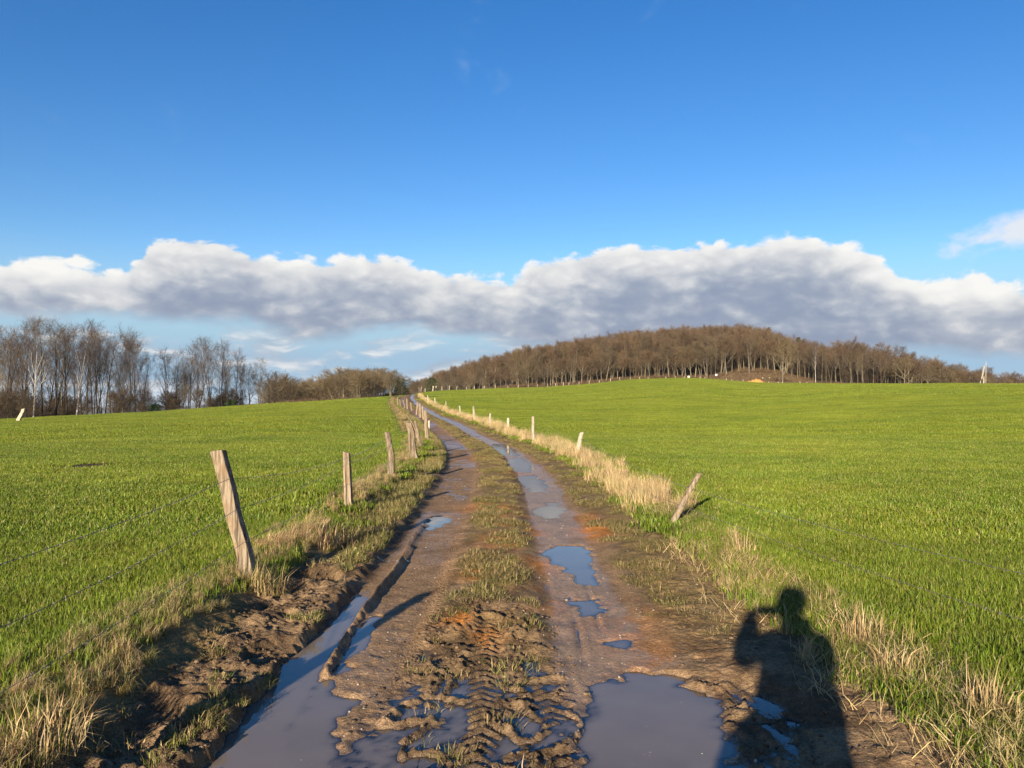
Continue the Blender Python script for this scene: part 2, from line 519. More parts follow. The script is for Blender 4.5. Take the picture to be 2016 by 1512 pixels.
def shoot(px, py, dmin=2.5, dmax=260):
    """where the ray of a photograph pixel meets the ground"""
    d = np.concatenate([np.linspace(dmin, 30, 900), np.geomspace(30.05, dmax, 1500)])
    x = (px - CX) / F * d
    z = EYE + (HOR - py) / F * d
    g = ground(x, d)
    hit = np.nonzero(z <= g)[0]
    i = hit[0] if len(hit) else len(d) - 1
    return Vector((x[i], d[i], g[i]))


# ------------------------------------------------------------------ mesh helpers
def mesh_from(name, V, Fc, mats=(), smooth=True, fmat=None):
    me = bpy.data.meshes.new(name)
    V = np.asarray(V, np.float32)
    if isinstance(Fc, np.ndarray):
        n, k = Fc.shape
        me.vertices.add(len(V)); me.vertices.foreach_set('co', V.ravel())
        me.loops.add(n * k); me.loops.foreach_set('vertex_index', Fc.astype(np.int32).ravel())
        me.polygons.add(n)
        me.polygons.foreach_set('loop_start', np.arange(0, n * k, k, dtype=np.int32))
        me.polygons.foreach_set('loop_total', np.full(n, k, dtype=np.int32))
    else:
        me.from_pydata([tuple(v) for v in V], [], Fc)
    for m_ in mats:
        me.materials.append(m_)
    if fmat is not None:
        me.polygons.foreach_set('material_index', np.asarray(fmat, np.int32))
    me.polygons.foreach_set('use_smooth', np.full(len(me.polygons), smooth))
    me.update(calc_edges=True)
    me.validate()
    return me


def add(name, me, parent=None, loc=None, rot=None, scale=None):
    o = bpy.data.objects.new(name, me)
    COL.objects.link(o)
    if parent is not None:
        o.parent = parent
    if loc is not None:
        o.location = loc
    if rot is not None:
        o.rotation_euler = rot
    if scale is not None:
        o.scale = scale if isinstance(scale, (tuple, list, Vector)) else (scale,) * 3
    return o


def tag(o, label=None, cat=None, group=None, kind=None):
    if label: o['label'] = label
    if cat: o['category'] = cat
    if group: o['group'] = group
    if kind: o['kind'] = kind
    return o


def vcol(me, name, arr):
    a = me.attributes.new(name, 'FLOAT_COLOR', 'POINT')
    c = np.ones((len(me.vertices), 4), np.float32)
    c[:, :arr.shape[1]] = arr
    a.data.foreach_set('color', c.ravel())


def vfl(me, name, arr):
    a = me.attributes.new(name, 'FLOAT', 'POINT')
    a.data.foreach_set('value', np.asarray(arr, np.float32).ravel())


def grid_faces(nu, nv):
    i = np.arange(nu - 1)[:, None] * nv + np.arange(nv - 1)[None, :]
    i = i.ravel()
    return np.stack([i, i + 1, i + nv + 1, i + nv], 1)


# ------------------------------------------------------------------ materials
def mat(name):
    m = bpy.data.materials.new(name)
    m.use_nodes = True
    t = NT(m.node_tree)
    t.n.clear()
    out = t.node('ShaderNodeOutputMaterial')
    b = t.node('ShaderNodeBsdfPrincipled')
    t.l.new(b.outputs[0], out.inputs[0])
    return m, t, b, out


def bump(t, b, height, strength=0.5, dist=0.02):
    n = t.node('ShaderNodeBump')
    n.inputs['Strength'].default_value = strength
    n.inputs['Distance'].default_value = dist
    t.put(n.inputs['Height'], height)
    t.l.new(n.outputs[0], b.inputs['Normal'])


def pos(t):
    return t.node('ShaderNodeNewGeometry').outputs['Position']


def mat_track():
    m, t, b, out = mat('wet_mud')
    p = pos(t)
    col = t.attr('col')
    wet = t.attr('wet', 'Fac')
    n1 = t.noise(p, 38, 5, 0.62)
    n2 = t.noise(p, 5.0, 4, 0.6)
    n3 = t.noise(p, 160, 2, 0.6)
    k = t.m('MULTIPLY', t.lin(n1, 0.25, 0.75, 0.62, 1.4), t.lin(n2, 0.3, 0.7, 0.82, 1.2))
    k = t.m('MULTIPLY', k, t.lin(n3, 0.3, 0.7, 0.62, 1.4))
    t.put(b.inputs['Base Color'], t.vm('MULTIPLY', col, t.xyz(k, k, k)))
    wv = t.m('ADD', wet, t.m('MULTIPLY', t.m('SUBTRACT', n2, 0.5), 0.8), clamp=True)
    t.put(b.inputs['Roughness'], t.fmix(t.smooth(wv, 0.3, 0.95), 0.82, 0.20))
    t.put(b.inputs['Specular IOR Level'], t.fmix(t.smooth(wv, 0.25, 0.9), 0.06, 0.5))
    h = t.m('ADD', t.m('MULTIPLY', n1, 1.0), t.m('MULTIPLY', n3, 0.35))
    bump(t, b, h, 0.9, 0.022)
    return m


def mat_meadow():
    m, t, b, out = mat('meadow_soil')
    p = pos(t)
    ps = t.vm('MULTIPLY', p, (1.0, 0.45, 1.0))
    n1 = t.noise(ps, 0.35, 5, 0.6)
    n2 = t.noise(p, 3.5, 5, 0.65)
    n3 = t.noise(p, 40, 3, 0.6)
    c = t.mix(t.smooth(n1, 0.35, 0.68), (0.12, 0.16, 0.018), (0.155, 0.18, 0.026))
    c = t.mix(t.smooth(n2, 0.3, 0.75, 0, 0.55), c, (0.05, 0.095, 0.01))
    litter = t.mix(t.smooth(n2, 0.35, 0.7), (0.10, 0.062, 0.035), (0.17, 0.12, 0.065))
    litter = t.mix(t.smooth(t.noise(p, 0.6, 4, 0.6), 0.5, 0.66, 0, 0.6), litter, (0.09, 0.10, 0.03))
    c = t.mix(t.attr('wood', 'Fac'), c, litter)
    c = t.mix(t.attr('earth', 'Fac'), c, t.mix(t.smooth(n2, 0.3, 0.7), (0.05, 0.032, 0.018), (0.11, 0.075, 0.04)))
    t.put(b.inputs['Base Color'], c)
    b.inputs['Roughness'].default_value = 0.9
    b.inputs['Specular IOR Level'].default_value = 0.15
    bump(t, b, t.m('ADD', n2, t.m('MULTIPLY', n3, 0.6)), 1.0, 0.12)
    return m


def mat_grass(name, trans=0.35, rough=0.5):
    m, t, b, out = mat(name)
    col = t.attr('col')
    oi = t.node('ShaderNodeObjectInfo')
    p = pos(t)
    n = t.noise(t.vm('MULTIPLY', p, (0.55, 1.0, 1)), 0.30, 4, 0.62)
    n2 = t.noise(p, 1.5, 4, 0.6)
    rnd = oi.outputs['Random']
    hs = t.node('ShaderNodeHueSaturation')
    t.put(hs.inputs['Hue'], t.m('ADD', t.lin(rnd, 0, 1, 0.488, 0.508), t.lin(n, 0.3, 0.7, -0.02, 0.012)))
    t.put(hs.inputs['Value'], t.m('MULTIPLY', t.lin(rnd, 0, 1, 0.88, 1.12), t.m('MULTIPLY', t.lin(n, 0.3, 0.7, 1.22, 0.82), t.lin(n2, 0.3, 0.7, 0.8, 1.2))))
    hs.inputs['Saturation'].default_value = 1.0
    t.put(hs.inputs['Color'], col)
    c = hs.outputs[0]
    t.put(b.inputs['Base Color'], c)
    b.inputs['Roughness'].default_value = rough
    b.inputs['Specular IOR Level'].default_value = 0.3
    tr = t.node('ShaderNodeBsdfTranslucent')
    t.put(tr.inputs[0], c)
    mx = t.node('ShaderNodeMixShader')
    mx.inputs[0].default_value = trans
    t.l.new(b.outputs[0], mx.inputs[1]); t.l.new(tr.outputs[0], mx.inputs[2])
    t.l.new(mx.outputs[0], out.inputs[0])
    return m


def mat_bark(name, c0, c1, scale=4.0, rough=0.85):
    m, t, b, out = mat(name)
    p = t.node('ShaderNodeTexCoord').outputs['Object']
    n = t.noise(t.vm('MULTIPLY', p, (1, 1, 0.25)), scale, 4, 0.6)
    oi = t.node('ShaderNodeObjectInfo').outputs['Random']
    c = t.mix(t.smooth(n, 0.35, 0.65), c0, c1)
    k = t.lin(oi, 0, 1, 0.75, 1.25)
    t.put(b.inputs['Base Color'], t.vm('MULTIPLY', c, t.xyz(k, k, t.m('MULTIPLY', k, t.lin(oi, 0, 1, 1.1, 0.92)))))
    b.inputs['Roughness'].default_value = rough
    b.inputs['Specular IOR Level'].default_value = 0.2
    return m


def mat_post(name, c0, c1, c2):
    m, t, b, out = mat(name)
    p = t.node('ShaderNodeTexCoord').outputs['Object']
    g = t.noise(t.vm('MULTIPLY', p, (1, 1, 0.045)), 75, 5, 0.65)
    n = t.noise(p, 7, 4, 0.6)
    oi = t.node('ShaderNodeObjectInfo').outputs['Random']
    c = t.mix(t.smooth(g, 0.36, 0.62), c0, c1)
    c = t.mix(t.smooth(n, 0.45, 0.7, 0, 0.7), c, c2)
    crack = t.smooth(t.noise(t.vm('MULTIPLY', p, (1, 1, 0.03)), 30, 3, 0.5), 0.40, 0.33)
    c = t.mix(t.m('MULTIPLY', crack, 0.75), c, (0.02, 0.015, 0.01))
    k = t.lin(oi, 0, 1, 0.8, 1.2)
    t.put(b.inputs['Base Color'], t.vm('MULTIPLY', c, t.xyz(k, k, k)))
    b.inputs['Roughness'].default_value = 0.85
    b.inputs['Specular IOR Level'].default_value = 0.2
    bump(t, b, t.m('SUBTRACT', g, t.m('MULTIPLY', crack, 0.8)), 0.8, 0.006)
    return m


def mat_plain(name, c0, c1, scale=6, rough=0.8, metal=0.0, bmp=0.0):
    m, t, b, out = mat(name)
    p = pos(t)
    n = t.noise(p, scale, 5, 0.6)
    t.put(b.inputs['Base Color'], t.mix(t.smooth(n, 0.35, 0.65), c0, c1))
    b.inputs['Roughness'].default_value = rough
    b.inputs['Metallic'].default_value = metal
    b.inputs['Specular IOR Level'].default_value = 0.3
    if bmp:
        bump(t, b, n, 0.8, bmp)
    return m


def mat_water():
    m, t, b, out = mat('muddy_water')
    p = pos(t)
    n = t.noise(p, 2.2, 3, 0.5)
    df = t.node('ShaderNodeBsdfDiffuse')
    t.put(df.inputs[0], t.mix(n, (0.148, 0.117, 0.091), (0.192, 0.155, 0.124)))
    tp = t.node('ShaderNodeBsdfTransparent')
    tp.inputs[0].default_value = (0.80, 0.72, 0.62, 1)
    dep = t.attr('depth', 'Fac')
    op = t.m('SUBTRACT', 1.0, t.m('POWER', 2.718, t.m('MULTIPLY', t.m('MAXIMUM', dep, 0.0), -75.0)))
    m1 = t.node('ShaderNodeMixShader')
    t.put(m1.inputs[0], op); t.l.new(tp.outputs[0], m1.inputs[1]); t.l.new(df.outputs[0], m1.inputs[2])
    gl = t.node('ShaderNodeBsdfGlossy')
    gl.inputs['Roughness'].default_value = 0.01
    fr = t.node('ShaderNodeFresnel'); fr.inputs[0].default_value = 1.52
    bp = t.node('ShaderNodeBump'); bp.inputs['Strength'].default_value = 0.13; bp.inputs['Distance'].default_value = 0.004
    t.put(bp.inputs['Height'], t.noise(p, 10, 3, 0.5))
    t.l.new(bp.outputs[0], gl.inputs['Normal']); t.l.new(bp.outputs[0], fr.inputs['Normal'])
    m2 = t.node('ShaderNodeMixShader')
    t.l.new(fr.outputs[0], m2.inputs[0]); t.l.new(m1.outputs[0], m2.inputs[1]); t.l.new(gl.outputs[0], m2.inputs[2])
    t.l.new(m2.outputs[0], out.inputs[0])
    return m


M_TRACK = mat_track()
M_MEADOW = mat_meadow()
M_GRASS = mat_grass('grass_blades')
M_STRAW = mat_grass('straw_blades', 0.25, 0.6)
M_WATER = mat_water()
M_POST = mat_post('weathered_post', (0.10, 0.075, 0.05), (0.29, 0.23, 0.16), (0.19, 0.12, 0.065))
M_POSTP = mat_post('pale_post', (0.26, 0.22, 0.16), (0.46, 0.41, 0.32), (0.32, 0.27, 0.19))
M_WIRE = mat_plain('rusty_wire', (0.10, 0.085, 0.07), (0.24, 0.22, 0.20), 60, 0.5, 0.5)
M_STONE = mat_plain('stone', (0.16, 0.14, 0.12), (0.36, 0.33, 0.29), 20, 0.75, 0, 0.004)

# ------------------------------------------------------------------ ground meshes
def track_attrs(x, y, t, zrel):
    """colour and wetness of the bare ground between the fields"""
    n1 = fbm(x * 1.6, y * 1.2, 4, 81); n2 = fbm(x * 6, y * 5, 4, 82, 0.6); n3 = fbm(x * 0.7, y * 0.25, 3, 83)
    mud = np.array([0.235, 0.155, 0.085]); mud2 = np.array([0.120, 0.077, 0.043])
    red = np.array([0.262, 0.164, 0.090]); olive = np.array([0.188, 0.130, 0.055]); straw = np.array([0.25, 0.19, 0.085])
    k = sstep(n2, 0.35, 0.68)[:, None]
    c = mud * k + mud2 * (1 - k)
    rut = sstep(t, -1.28, -1.18) * (1 - sstep(t, -0.62, -0.45)) + sstep(t, 0.15, 0.32) * (1 - sstep(t, 0.92, 1.15))
    rut = np.clip(rut, 0, 1)
    rr = (rut * (0.65 + 0.35 * sstep(y, 5, 10)))[:, None]
    redv = red * (0.72 + 0.5 * n1[:, None])
    c = c * (1 - rr) + redv * rr
    med = sstep(t, -0.55 + (n2 - 0.5) * 0.3, -0.40) * (1 - sstep(t, 0.05, 0.26 + (n2 - 0.5) * 0.3))
    ver = sstep(t + (n1 - 0.5) * 0.7, 0.98, 1.25) * sstep(y, 4.3, 6.2)
    lb = 1 - sstep(t + (n1 - 0.5) * 0.3, -1.98, -1.82)
    lb = np.maximum(lb, (1 - sstep(t, -1.55, -1.36)) * sstep(y, 6.5, 8))
    ol = np.clip(med * sstep(y, 4.6, 6.5) * sstep(n1, 0.25, 0.55) + ver * 0.85 + lb, 0, 1)[:, None]
    c = c * (1 - ol) + (olive * (0.7 + 0.6 * n2[:, None])) * ol
    chn = np.zeros_like(x); nr = (y < 7.5)
    if nr.any():
        chn[nr] = sstep(poly_sd(t[nr], y[nr], CHURN), -0.15, 0.1)
    c = c * (1 - 0.22 * chn[:, None])
    # brick rubble rubbed into the track
    org = np.zeros_like(x)
    for px, py, rr_, st in ((1025, 1048, 0.32, 1), (1172, 1045, 0.33, 1.1), (1160, 1020, 0.25, .7), (930, 1132, 0.15, .8), (905, 1222, 0.13, .9), (1000, 1010, .4, .7),
                            (940, 1000, 0.4, .45), (1240, 1210, 0.3, .35), (1085, 1180, 0.3, .35), (980, 1075, 0.35, .5), (960, 1250, .14, .5), (1010, 930, 0.7, .45), (950, 900, 0.8, .4),
                            (1215, 1230, 0.35, .4), (1290, 1290, 0.3, .4), (1060, 1110, .25, .6)):
        gx, gy = gpx(px, py, -0.07)
        org = np.maximum(org, st * np.exp(-(((x - gx) / rr_) ** 2 + ((y - gy) / (rr_ * 2.0)) ** 2) * 1.6))
    org = np.clip(org * sstep(fbm(x * 5, y * 3, 4, 84, 0.65), 0.30, 0.56) * 1.2, 0, 1)[:, None]
    c = c * (1 - org) + np.array([0.42, 0.165, 0.04]) * (0.75 + 0.5 * n2[:, None]) * org
    far = (sstep(y, 18, 45) * rut * 0.8)[:, None]
    c = c * (1 - far) + np.array([0.235, 0.140, 0.080]) * far
    wet = rut * (0.22 + 0.75 * n3 * sstep(fbm(x * 0.9, y * 0.35, 3, 86), 0.4, 0.62)) + 0.3 * (1 - sstep(np.abs(t), 1.2, 1.5)) * (1 - sstep(y, 4.5, 6.5))
    wet = wet + sstep(t, 0.22, 0.42) * (1 - sstep(t, 0.7, 0.95)) * (0.50 + 0.5 * sstep(fbm(x * 2.5, y * 1.0, 3, 87), 0.34, 0.54))
    wet = wet * (1 - 0.75 * ol[:, 0]) * (1 - 0.4 * org[:, 0])
    marg = (1 - sstep(zrel - WL + (n2 - 0.5) * 0.016, 0.003, 0.014)) * (1 - sstep(y, 22, 30))
    c = c * (1 - 0.30 * marg[:, None])
    wet = np.maximum(wet, marg * 0.95)
    return c, np.clip(wet, 0, 1)


def track_mesh(name, ts, ys):
    T, Y = np.meshgrid(ts, ys)
    T = T.ravel(); Y = Y.ravel()
    X = T + bend(Y)
    DZ = detail(T, Y)
    Z = terrain(X, Y) + DZ
    me = mesh_from(name, np.stack([X, Y, Z], 1), grid_faces(len(ys), len(ts)), [M_TRACK])
    c, wv = track_attrs(X, Y, T, DZ)
    vcol(me, 'col', c); vfl(me, 'wet', wv)
    return me


TL, TR = -2.7, 2.7
def ysteps(y0, y1, a, k):
    ys = [y0]
    while ys[-1] < y1:
        ys.append(ys[-1] + max(a, k * ys[-1]))
    ys[-1] = y1
    return np.array(ys)


Y_NEAR0, Y_NEAR1, Y_END = 2.2, 7.6, 300.0
ts_f = np.linspace(TL, TR, 430)
me = track_mesh('track_near', ts_f, np.linspace(Y_NEAR0, Y_NEAR1, 430))
tag(add('farm_track', me), kind='structure')
ys_far = ysteps(Y_NEAR1, Y_END, 0.03, 0.0042)
me = track_mesh('track_far', np.linspace(TL, TR, 150), ys_far)
tag(add('farm_track', me), kind='structure')
me = track_mesh('track_behind', np.linspace(TL, TR, 150), np.linspace(-12, Y_NEAR0, 150))
tag(add('farm_track', me), kind='structure')

# meadows either side, over the crest and up the wooded hill
FRONT = np.array([(700, 300), (800, 420), (850, 380), (940, 330), (1000, 300), (1060, 280), (1100, 268), (1200, 266), (1400, 264), (1425, 275), (1445, 290), (1523, 300), (1580, 285), (1607, 270), (1645, 245), (1660, 235), (1800, 232), (2016, 250), (2700, 250)], float)


def front_r(a):
    return np.interp(CX + F * np.tan(a), FRONT[:, 0], FRONT[:, 1])


ysm = np.concatenate([np.linspace(-60, -14, 12), np.linspace(-12, Y_NEAR0, 16), np.linspace(Y_NEAR0, 12, 60)[1:], ysteps(12.15, 330, 0.15, 0.016), np.linspace(338, 760, 60)])
tsm = np.concatenate([[0.0], np.cumsum(np.geomspace(0.05, 9.0, 130))])
tsm = tsm / tsm[-1] * 760


def meadow(name, side):
    t1 = (TR - 0.015 + tsm) if side > 0 else (TL + 0.015 - tsm)
    if side < 0:
        t1 = t1[::-1]
    T, Y = np.meshgrid(t1, ysm)
    T = T.ravel(); Y = Y.ravel(); X = T + bend(Y)
    Z = terrain(X, Y) + detail(T, Y) - 0.004
    me = mesh_from(name, np.stack([X, Y, Z], 1), grid_faces(len(ysm), len(t1)), [M_MEADOW])
    r, a = polar(X, Y)
    rc, hc = crest(a)
    wood = sstep(r - rc, 10, 24) if side > 0 else sstep(r - rc, 22, 40)
    vfl(me, 'wood', wood)
    ea = np.zeros_like(X)
    for (px, py, rr_) in ((185, 915, 1.5), (150, 920, 1.2), (80, 935, 0.9)):
        p = shoot(px, py)
        ea = np.maximum(ea, np.exp(-(((X - p.x) / rr_) ** 2 + ((Y - p.y) / (rr_ * 0.8)) ** 2)))
    vfl(me, 'earth', np.clip(ea * 1.4, 0, 1))
    return tag(add(name, me), kind='structure')


meadow('meadow', -1)
meadow('meadow', 1)

#@@PART2
# ------------------------------------------------------------------ puddles
def puddle(key_pts, level, label, margin=0.22):
    P_ = np.asarray(key_pts)
    x0, y0 = P_.min(0) - margin; x1, y1 = P_.max(0) + margin
    st = 0.022 if y0 < 9 else 0.05
    xs = np.arange(x0, x1 + st, st); ys = np.arange(y0, y1 + st, st)
    X, Y = np.meshgrid(xs, ys); X = X.ravel(); Y = Y.ravel()
    dep = level - ground(X, Y)
    Fc = grid_faces(len(ys), len(xs))
    keep = dep[Fc].max(1) > -0.012
    Fc = Fc[keep]
    used = np.unique(Fc)
    mp = np.zeros(len(X), int); mp[used] = np.arange(len(used))
    me = mesh_from('puddle', np.stack([X, Y, np.full(len(X), level)], 1)[used], mp[Fc], [M_WATER])
    vfl(me, 'depth', dep[used])
    return tag(add('puddle', me), label, kind='structure')


def box_poly(x0, x1, y0, y1):
    return [(x0, y0), (x1, y0), (x1, y1), (x0, y1)]


T0 = float(terrain(np.array([0.0]), np.array([5.0]))[0])
puddle(box_poly(-1.45, -0.42, 1.6, 6.3), WL + T0, 'long muddy puddle along the foot of the left bank', 0.0)
puddle(box_poly(-0.418, 1.5, 1.6, 4.9), WL + T0, 'broad muddy puddle in the right rut and churned middle', 0.0)
for key, pts, dep, ew in PUDG:
    if key in 'abc':
        continue
    c = np.asarray(pts).mean(0)
    lab = {'d': 'bright round puddle in the right rut reflecting white cloud', 'e': 'small bright puddle in the left rut',
           'f': 'small puddle in the right rut beyond the orange rubble', 'g': 'puddle in the right rut left of the straw verge',
           'h': 'puddle in the right rut before the upright stone', 'i': 'far puddle round the upright stone',
           'j': 'shallow puddle in the right rut before the broad one', 'k': 'shallow puddle below the bright round one'}[key]
    puddle(pts, WL + 0.004 + float(terrain(np.array([c[0]]), np.array([c[1]]))[0]), lab, 0.16)


# ------------------------------------------------------------------ grass
def blades(n, size, h0, h1, wd, lean=0.5, droop=0.4, cols=None, disc=False, seed=0, dirbias=None, flat=0.0):
    g = np.random.default_rng(seed)
    if disc:
        rr = size * 0.5 * np.sqrt(g.random(n)); aa = g.random(n) * 2 * math.pi
        bx, by = rr * np.cos(aa), rr * np.sin(aa)
    else:
        bx, by = (g.random(n) - 0.5) * size, (g.random(n) - 0.5) * size
    H = h0 + (h1 - h0) * g.random(n) ** 1.3
    A = g.random(n) * 2 * math.pi
    if disc:
        A = np.where(g.random(n) < 0.6, np.arctan2(by, bx) + g.normal(0, 0.5, n), A)
    if dirbias is not None:
        A = dirbias + g.normal(0, 0.8, n)
    L = np.abs(g.normal(0, lean, n)) * (1 - flat) + flat * (1.25 + 0.25 * g.random(n))
    dxy = np.stack([np.cos(A), np.sin(A)], 1)
    wa = A + math.pi / 2 + g.normal(0, 0.7, n)
    wv = np.stack([np.cos(wa), np.sin(wa)], 1) * (wd * (0.6 + 0.8 * g.random(n)) * 0.5)[:, None]
    base = np.stack([bx, by], 1)
    s1, c1 = np.sin(np.minimum(L * 0.6, 1.5)), np.cos(np.minimum(L * 0.6, 1.5))
    L2 = np.minimum(L * 0.6 + droop * (0.4 + g.random(n)) * (L + 0.15) * 2, 2.3) * (1 - flat) + flat * np.minimum(L, 1.55)
    s2, c2 = np.sin(L2), np.cos(L2)
    mid = base + dxy * (H * 0.5 * s1)[:, None]; zm = H * 0.5 * c1
    tip = mid + dxy * (H * 0.5 * s2)[:, None]; zt = zm + H * 0.5 * c2
    zb = np.full(n, -0.012) + flat * 0.02 * g.random(n)
    zt = np.maximum(zt, 0.008)
    V = np.zeros((n, 5, 3))
    V[:, 0, :2] = base - wv; V[:, 1, :2] = base + wv; V[:, 0, 2] = V[:, 1, 2] = zb
    V[:, 2, :2] = mid - wv * 0.8; V[:, 3, :2] = mid + wv * 0.8; V[:, 2, 2] = V[:, 3, 2] = zm
    V[:, 4, :2] = tip; V[:, 4, 2] = zt
    o = (np.arange(n) * 5)[:, None]
    Fc = np.concatenate([o + np.array([0, 1, 3]), o + np.array([0, 3, 2]), o + np.array([2, 3, 4])], 0)
    ci = g.choice(len(cols), n, p=np.array([c[1] for c in cols]) / sum(c[1] for c in cols))
    C = np.array([c[0] for c in cols])[ci] * (0.75 + 0.5 * g.random((n, 1)))
    return V.reshape(-1, 3), Fc, np.repeat(C, 5, 0)


def blade_mesh(name, parts, m):
    V, Fc, C = [], [], []
    k = 0
    for v, f, c in parts:
        V.append(v); Fc.append(f + k); C.append(c); k += len(v)
    me = mesh_from(name, np.concatenate(V), np.concatenate(Fc), [m], smooth=True)
    vcol(me, 'col', np.concatenate(C))
    return me


GREEN = [((0.112, 0.172, 0.012), 4), ((0.144, 0.205, 0.016), 4), ((0.205, 0.225, 0.032), 2.4), ((0.36, 0.30, 0.11), 0.8), ((0.095, 0.140, 0.012), 1.6)]
FARG = [((0.125, 0.172, 0.013), 4), ((0.152, 0.198, 0.016), 4), ((0.195, 0.215, 0.028), 2)]
MIXG = [((0.115, 0.145, 0.022), 3), ((0.17, 0.185, 0.04), 3), ((0.38, 0.31, 0.13), 2.6), ((0.48, 0.38, 0.19), 1.8), ((0.075, 0.10, 0.016), 1.6)]
OLIVE = [((0.175, 0.150, 0.045), 4), ((0.24, 0.185, 0.07), 3), ((0.13, 0.135, 0.03), 2), ((0.34, 0.25, 0.12), 2)]
STRAW = [((0.50, 0.38, 0.18), 4), ((0.42, 0.30, 0.13), 3), ((0.60, 0.48, 0.26), 2), ((0.24, 0.16, 0.07), 1), ((0.2, 0.2, 0.05), .8)]
DEAD = [((0.44, 0.32, 0.15), 4), ((0.33, 0.22, 0.10), 3), ((0.56, 0.43, 0.23), 2.5), ((0.17, 0.10, 0.045), 1.5), ((0.17, 0.19, 0.04), 1.6)]

LIB = bpy.data.collections.new('plant_library')
LIBS = {}


def lib(coll, name, me):
    c = LIBS.setdefault(coll, bpy.data.collections.new('library_' + coll))
    o = bpy.data.objects.new(name, me)
    c.objects.link(o)


for k in range(4):
    lib('meadow', 'a_patch_%d' % k, blade_mesh('a', [blades(330, 0.36, 0.026, 0.070, 0.0046, 0.9, 0.5, GREEN, seed=k)], M_GRASS))
for k in range(3):
    lib('meadow', 'b_patch_%d' % k, blade_mesh('b', [blades(620, 0.8, 0.026, 0.070, 0.009, 0.9, 0.45, GREEN, seed=20 + k)], M_GRASS))
for k in range(3):
    lib('meadow', 'c_patch_%d' % k, blade_mesh('c', [blades(950, 2.0, 0.03, 0.075, 0.017, 0.85, 0.4, FARG, seed=30 + k)], M_GRASS))
for k in range(3):
    lib('meadow', 'd_patch_%d' % k, blade_mesh('d', [blades(1100, 5.0, 0.035, 0.08, 0.045, 0.8, 0.35, FARG, seed=40 + k)], M_GRASS))
for k in range(4):       # bank tussocks, mixed
    lib('bank', 'a_tussock_%d' % k, blade_mesh('t', [blades(90, 0.20, 0.10, 0.32, 0.0055, 0.75, 0.8, MIXG, True, 60 + k), blades(40, 0.16, 0.15, 0.36, 0.005, 0.9, 0.9, DEAD, True, 160 + k, dirbias=-0.3)], M_STRAW))
for k in range(3):       # dead overhanging tussocks
    lib('bank', 'b_dead_%d' % k, blade_mesh('t', [blades(130, 0.22, 0.12, 0.38, 0.005, 1.0, 0.9, DEAD, True, 70 + k, dirbias=-0.2), blades(40, 0.2, 0.1, 0.3, 0.005, 0.6, 0.6, STRAW, True, 170 + k)], M_STRAW))
for k in range(3):       # green-grey grass of the left strip
    lib('bank', 'c_green_%d' % k, blade_mesh('t', [blades(60, 0.22, 0.05, 0.15, 0.0055, 0.9, 0.9, MIXG[:3] + OLIVE, True, 80 + k), blades(40, 0.26, 0.05, 0.14, 0.005, 0.9, 0.5, MIXG[:3] + OLIVE, True, 180 + k, flat=0.75)], M_STRAW))
for k in range(3):       # muddy sprigs
    lib('bank', 'd_sprig_%d' % k, blade_mesh('t', [blades(16, 0.17, 0.03, 0.085, 0.005, 1.1, 0.9, OLIVE, True, 90 + k), blades(30, 0.22, 0.03, 0.10, 0.005, 1.0, 0.5, OLIVE, True, 190 + k, flat=0.8)], M_STRAW))
for k in range(4):       # tall standing straw
    lib('bank', 'e_straw_%d' % k, blade_mesh('t', [blades(70, 0.26, 0.16, 0.46, 0.005, 0.36, 0.45, STRAW, True, 100 + k), blades(45, 0.3, 0.08, 0.28, 0.006, 0.9, 0.8, STRAW, True, 200 + k)], M_STRAW))
for k in range(3):       # straw lying flat
    lib('bank', 'f_flat_%d' % k, blade_mesh('t', [blades(26, 0.34, 0.08, 0.26, 0.004, 0.5, 0.1, STRAW, True, 110 + k, flat=1.0)], M_STRAW))


def gn_scatter(coll):
    ng = bpy.data.node_groups.new('scatter_' + coll, 'GeometryNodeTree')
    ng.interface.new_socket('Geometry', in_out='INPUT', socket_type='NodeSocketGeometry')
    ng.interface.new_socket('Geometry', in_out='OUTPUT', socket_type='NodeSocketGeometry')
    gi = ng.nodes.new('NodeGroupInput'); go = ng.nodes.new('NodeGroupOutput')
    ci = ng.nodes.new('GeometryNodeCollectionInfo')
    ci.inputs['Collection'].default_value = LIBS[coll]
    ci.inputs['Separate Children'].default_value = True
    ci.inputs['Reset Children'].default_value = True
    ip = ng.nodes.new('GeometryNodeInstanceOnPoints')
    ip.inputs['Pick Instance'].default_value = True

    def at(name, typ):
        a = ng.nodes.new('GeometryNodeInputNamedAttribute')
        a.data_type = typ
        a.inputs['Name'].default_value = name
        return a.outputs[0]
    e2r = ng.nodes.new('FunctionNodeEulerToRotation')
    ng.links.new(at('rot', 'FLOAT_VECTOR'), e2r.inputs[0])
    ng.links.new(gi.outputs[0], ip.inputs['Points'])
    ng.links.new(ci.outputs[0], ip.inputs['Instance'])
    ng.links.new(at('idx', 'INT'), ip.inputs['Instance Index'])
    ng.links.new(e2r.outputs[0], ip.inputs['Rotation'])
    ng.links.new(at('scl', 'FLOAT'), ip.inputs['Scale'])
    ng.links.new(ip.outputs[0], go.inputs[0])
    return ng


GN = {}


